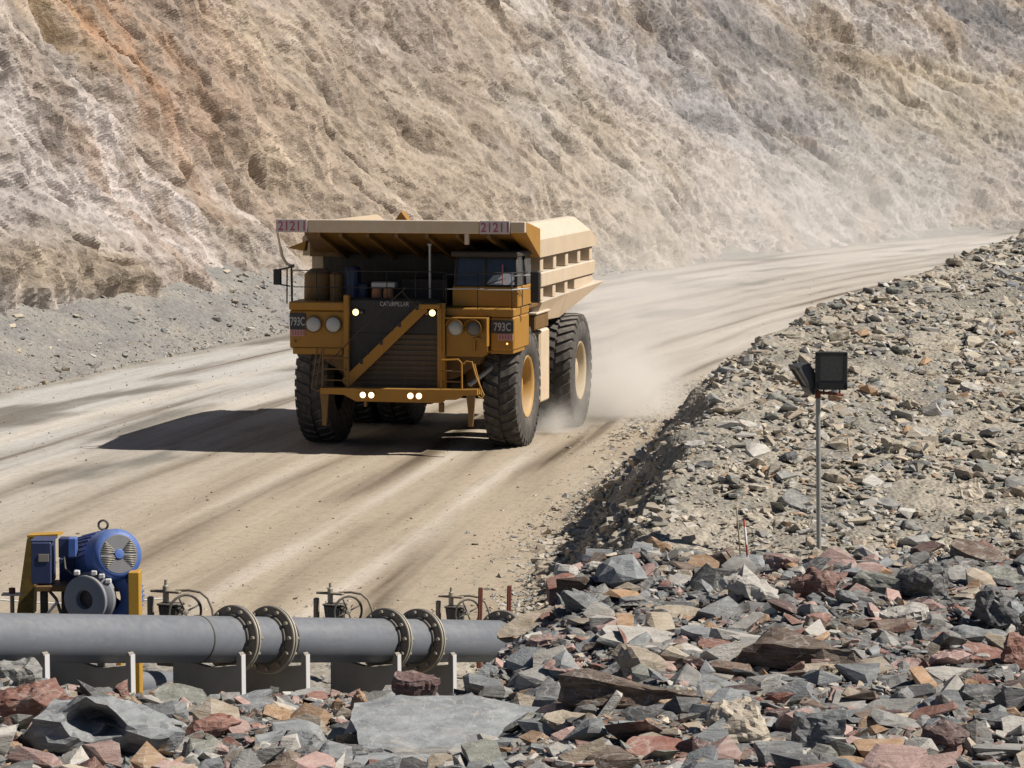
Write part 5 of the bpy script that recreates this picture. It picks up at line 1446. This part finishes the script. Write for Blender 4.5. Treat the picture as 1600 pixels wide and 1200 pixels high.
rg = np.random.default_rng(9)
# bank
N = 40000
bb = rg.uniform(-.02, .185, N); Yb = 50 + 58 * rg.random(N) ** .9
xb = bb * Yb; zb = ground_height(xb, Yb)
ok = (zb > .0) & (xb > right_edge_x(Yb) - .3)
xb, Yb, zb = xb[ok], Yb[ok], zb[ok]; n = len(xb)
sz_ = .115 * (1 - rg.random(n) * .985) ** -.40; sz_ = np.clip(sz_, .08, .62)
patch = fbm(xb / 2.5, Yb / 2.5, 3, 70)
sz_ = np.where(patch < -.12, sz_ * .5, sz_); zb = np.where(patch < -.12, zb - sz_ * .12, zb)
cols = pick_cols(rg, n, ['buff', 'tan', 'grey', 'pale', 'green', 'dark', 'cream', 'orange', 'slate'], [32, 22, 14, 16, 9, 2, 4, 3, 2])
dusty = sstep(0, 6, xb - right_edge_x(Yb))[:, None]
cols = np.minimum(cols * 1.14, .7)
cols = cols * (.4 + .6 * dusty) + np.array([.46, .395, .30]) * (.6 - .6 * dusty)
scatter('bank_rubble', np.stack([xb, Yb, zb + sz_ * .08], -1), sz_, cols, 1, lean=.33, label='pale tan and grey broken slate covering the rubble bank')
# mound
N = 24000
bb = rg.uniform(-.19, .19, N); Yb = 25.5 + 21 * rg.random(N)
xb = bb * Yb; zb = ground_height(xb, Yb); mh = mound_height(xb, Yb)
ok = (mh >= zb - .01)
xb, Yb, zb = xb[ok], Yb[ok], zb[ok]; n = len(xb)
sz_ = .074 * (1 - rg.random(n) * .994) ** -.46; sz_ = np.clip(sz_, .045, .62)
cols = pick_cols(rg, n, ['slate', 'dark', 'red', 'maroon', 'brown', 'pink', 'tan', 'orange', 'grey', 'pale', 'green', 'cream'], [24, 9, 8, 4, 8, 11, 10, 5, 15, 13, 5, 3])
scatter('mound_rubble', np.stack([xb, Yb, zb + sz_ * .12], -1), sz_, cols, 2, lean=.35, label='grey, rust and pink slate chips covering the mound')
# toe of the bank, pump bench, road pebbles, talus stones
N = 8000
Yb = 58 + 60 * rg.random(N) ** 1.5; xb = right_edge_x(Yb) + rg.normal(.75, .85, N) - 1.0 * rg.random(N) ** 3
zb = np.maximum(ground_height(xb, Yb), .05); sz_ = np.clip(.065 * (1 - rg.random(N) * .985) ** -.42, .03, .40) * np.where(xb < right_edge_x(Yb) - .5, .7, 1)
scatter('roadside_rubble', np.stack([xb, Yb, zb + sz_ * .06], -1), sz_, pick_cols(rg, N, ['buff', 'tan', 'pale', 'grey'], [4, 3, 2, 2]), 3, label='dusty stones spilled along the road edge')
N = 5200
bb = rg.uniform(-.19, .04, N); Yb = 37 + 27 * rg.random(N); xb = bb * Yb; zb = ground_height(xb, Yb)
sz_ = np.clip(.035 * (1 - rg.random(N) * .98) ** -.45, .02, .25)
scatter('bench_rubble', np.stack([xb, Yb, np.maximum(zb, .04) + sz_ * .08], -1), sz_, pick_cols(rg, N, ['grey', 'slate', 'tan', 'pale', 'buff', 'dark'], [4, 3, 3, 3, 3, 1]), 4, label='grey stones strewn round the pipe cradles', HULLS=HULLS_LOW)
N = 9000
sv_ = float(s_of_y(58)) + (float(s_of_y(190)) - float(s_of_y(58))) * rg.random(N) ** 1.6; lt = 27 * rg.random(N)
lx, ly, lnx, lny = left_edge(sv_)
sz_ = np.clip(.02 * (1 - rg.random(N) * .985) ** -.5, .016, .12)
scatter('road_gravel', np.stack([lx - lnx * lt, ly - lny * lt, .06 + sz_ * .1], -1), sz_, pick_cols(rg, N, ['buff', 'tan', 'brown', 'grey', 'dark'], [4, 4, 4, 2, 2]), 5, label='fine loose gravel on the haul road', HULLS=HULLS_LOW)
N = 7000
sv_ = rg.uniform(float(s_of_y(80)), float(s_of_y(200)), N); wv = 1.35 * rg.random(N) ** 1.25 - .04
lx, ly, lnx, lny = left_edge(sv_); d0, z0 = talus_dims(sv_)
hz = z0 * np.clip(wv, 0, 2) ** 1.15 + .35 * fbm(sv_ / 3.5, wv * d0 / 2.5, 4, 17) * np.clip(wv * 4, 0, 1) + .08
sz_ = np.clip(.075 * (1 - rg.random(N) * .985) ** -.45, .05, .6)
scatter('talus_rubble', np.stack([lx + lnx * d0 * wv, ly + lny * d0 * wv, hz + sz_ * .12], -1), sz_, pick_cols(rg, N, ['grey', 'pale', 'slate', 'tan', 'buff', 'cream'], [6, 6, 2, 3, 2, 1]), 6, label='grey stones scattered over the apron below the cliff')

# ---------------------------------------------------------------- dust thrown up behind the wheels
def dust(name, centre, rot, radii, density, seed, label, scale=1.4, thr=.40, aniso=0.0):
    m = bpy.data.materials.new('airborne_dust'); m.use_nodes = True
    nt = m.node_tree; nt.nodes.clear(); g = G(nt)
    out = nt.nodes.new('ShaderNodeOutputMaterial'); vol = nt.nodes.new('ShaderNodeVolumePrincipled')
    g.l(vol.outputs[0], out.inputs['Volume'])
    vol.inputs['Color'].default_value = (.985, .965, .93, 1); vol.inputs['Anisotropy'].default_value = aniso
    c = g.coord('Object')
    ln = g.n('ShaderNodeVectorMath', operation='LENGTH'); g.l(c, ln.inputs[0])
    fall = g.rng(ln.outputs['Value'], .25, .98, 1.0, 0.0)
    sx = g.n('ShaderNodeSeparateXYZ'); g.l(c, sx.inputs[0])
    low = g.rng(sx.outputs['Z'], -.6, .75, 1.0, .12)
    n = g.n('ShaderNodeTexNoise'); g.l(g.mapping(c, radii), n.inputs['Vector']); n.inputs['Scale'].default_value = scale / 3; n.inputs['Detail'].default_value = 4
    d = g.math('MULTIPLY', g.math('MULTIPLY', g.math('MULTIPLY', fall, fall), low), g.rng(n.outputs[0], thr, thr + .28, 0.05, 1.0))
    g.l(g.math('MULTIPLY', d, density), vol.inputs['Density'])
    bm = bmesh.new(); bmesh.ops.create_icosphere(bm, subdivisions=3, radius=1.0)
    me = bpy.data.meshes.new(name); bm.to_mesh(me); bm.free(); me.materials.append(m)
    o = bpy.data.objects.new(name, me); COL.objects.link(o)
    o.location = centre; o.scale = radii; o.rotation_euler = rot
    return tag(o, label, kind='stuff')
def tr_(x, y, z):
    c, s = math.cos(TROT), math.sin(TROT)
    return Vector((TX0 + x * c - y * s, TY0 + x * s + y * c, z))
dust('dust_cloud', tr_(4.3, 9.0, .9), (0, 0, TROT), (2.9, 6.5, 2.6), 2.3, 1, 'thick pale dust boiling up behind the rear wheels', 2.2, .38)
dust('dust_cloud', tr_(2.4, 21, 2.6), (0, 0, TROT), (9, 20, 4.6), .17, 2, 'thin dust trailing behind the truck over the haul road', .9, .36)
dust('dust_cloud', Vector((20, 190, 3.0)), (0, 0, R(-24)), (13, 56, 11), .05, 3, 'faint dust hanging before the far cliff', .5, .34)
dust('dust_cloud', tr_(3.3, 3.9, .35), (0, 0, TROT), (1.3, 2.4, 1.25), 2.6, 4, 'small puff of dust between the front and rear wheels', 3.0, .40)
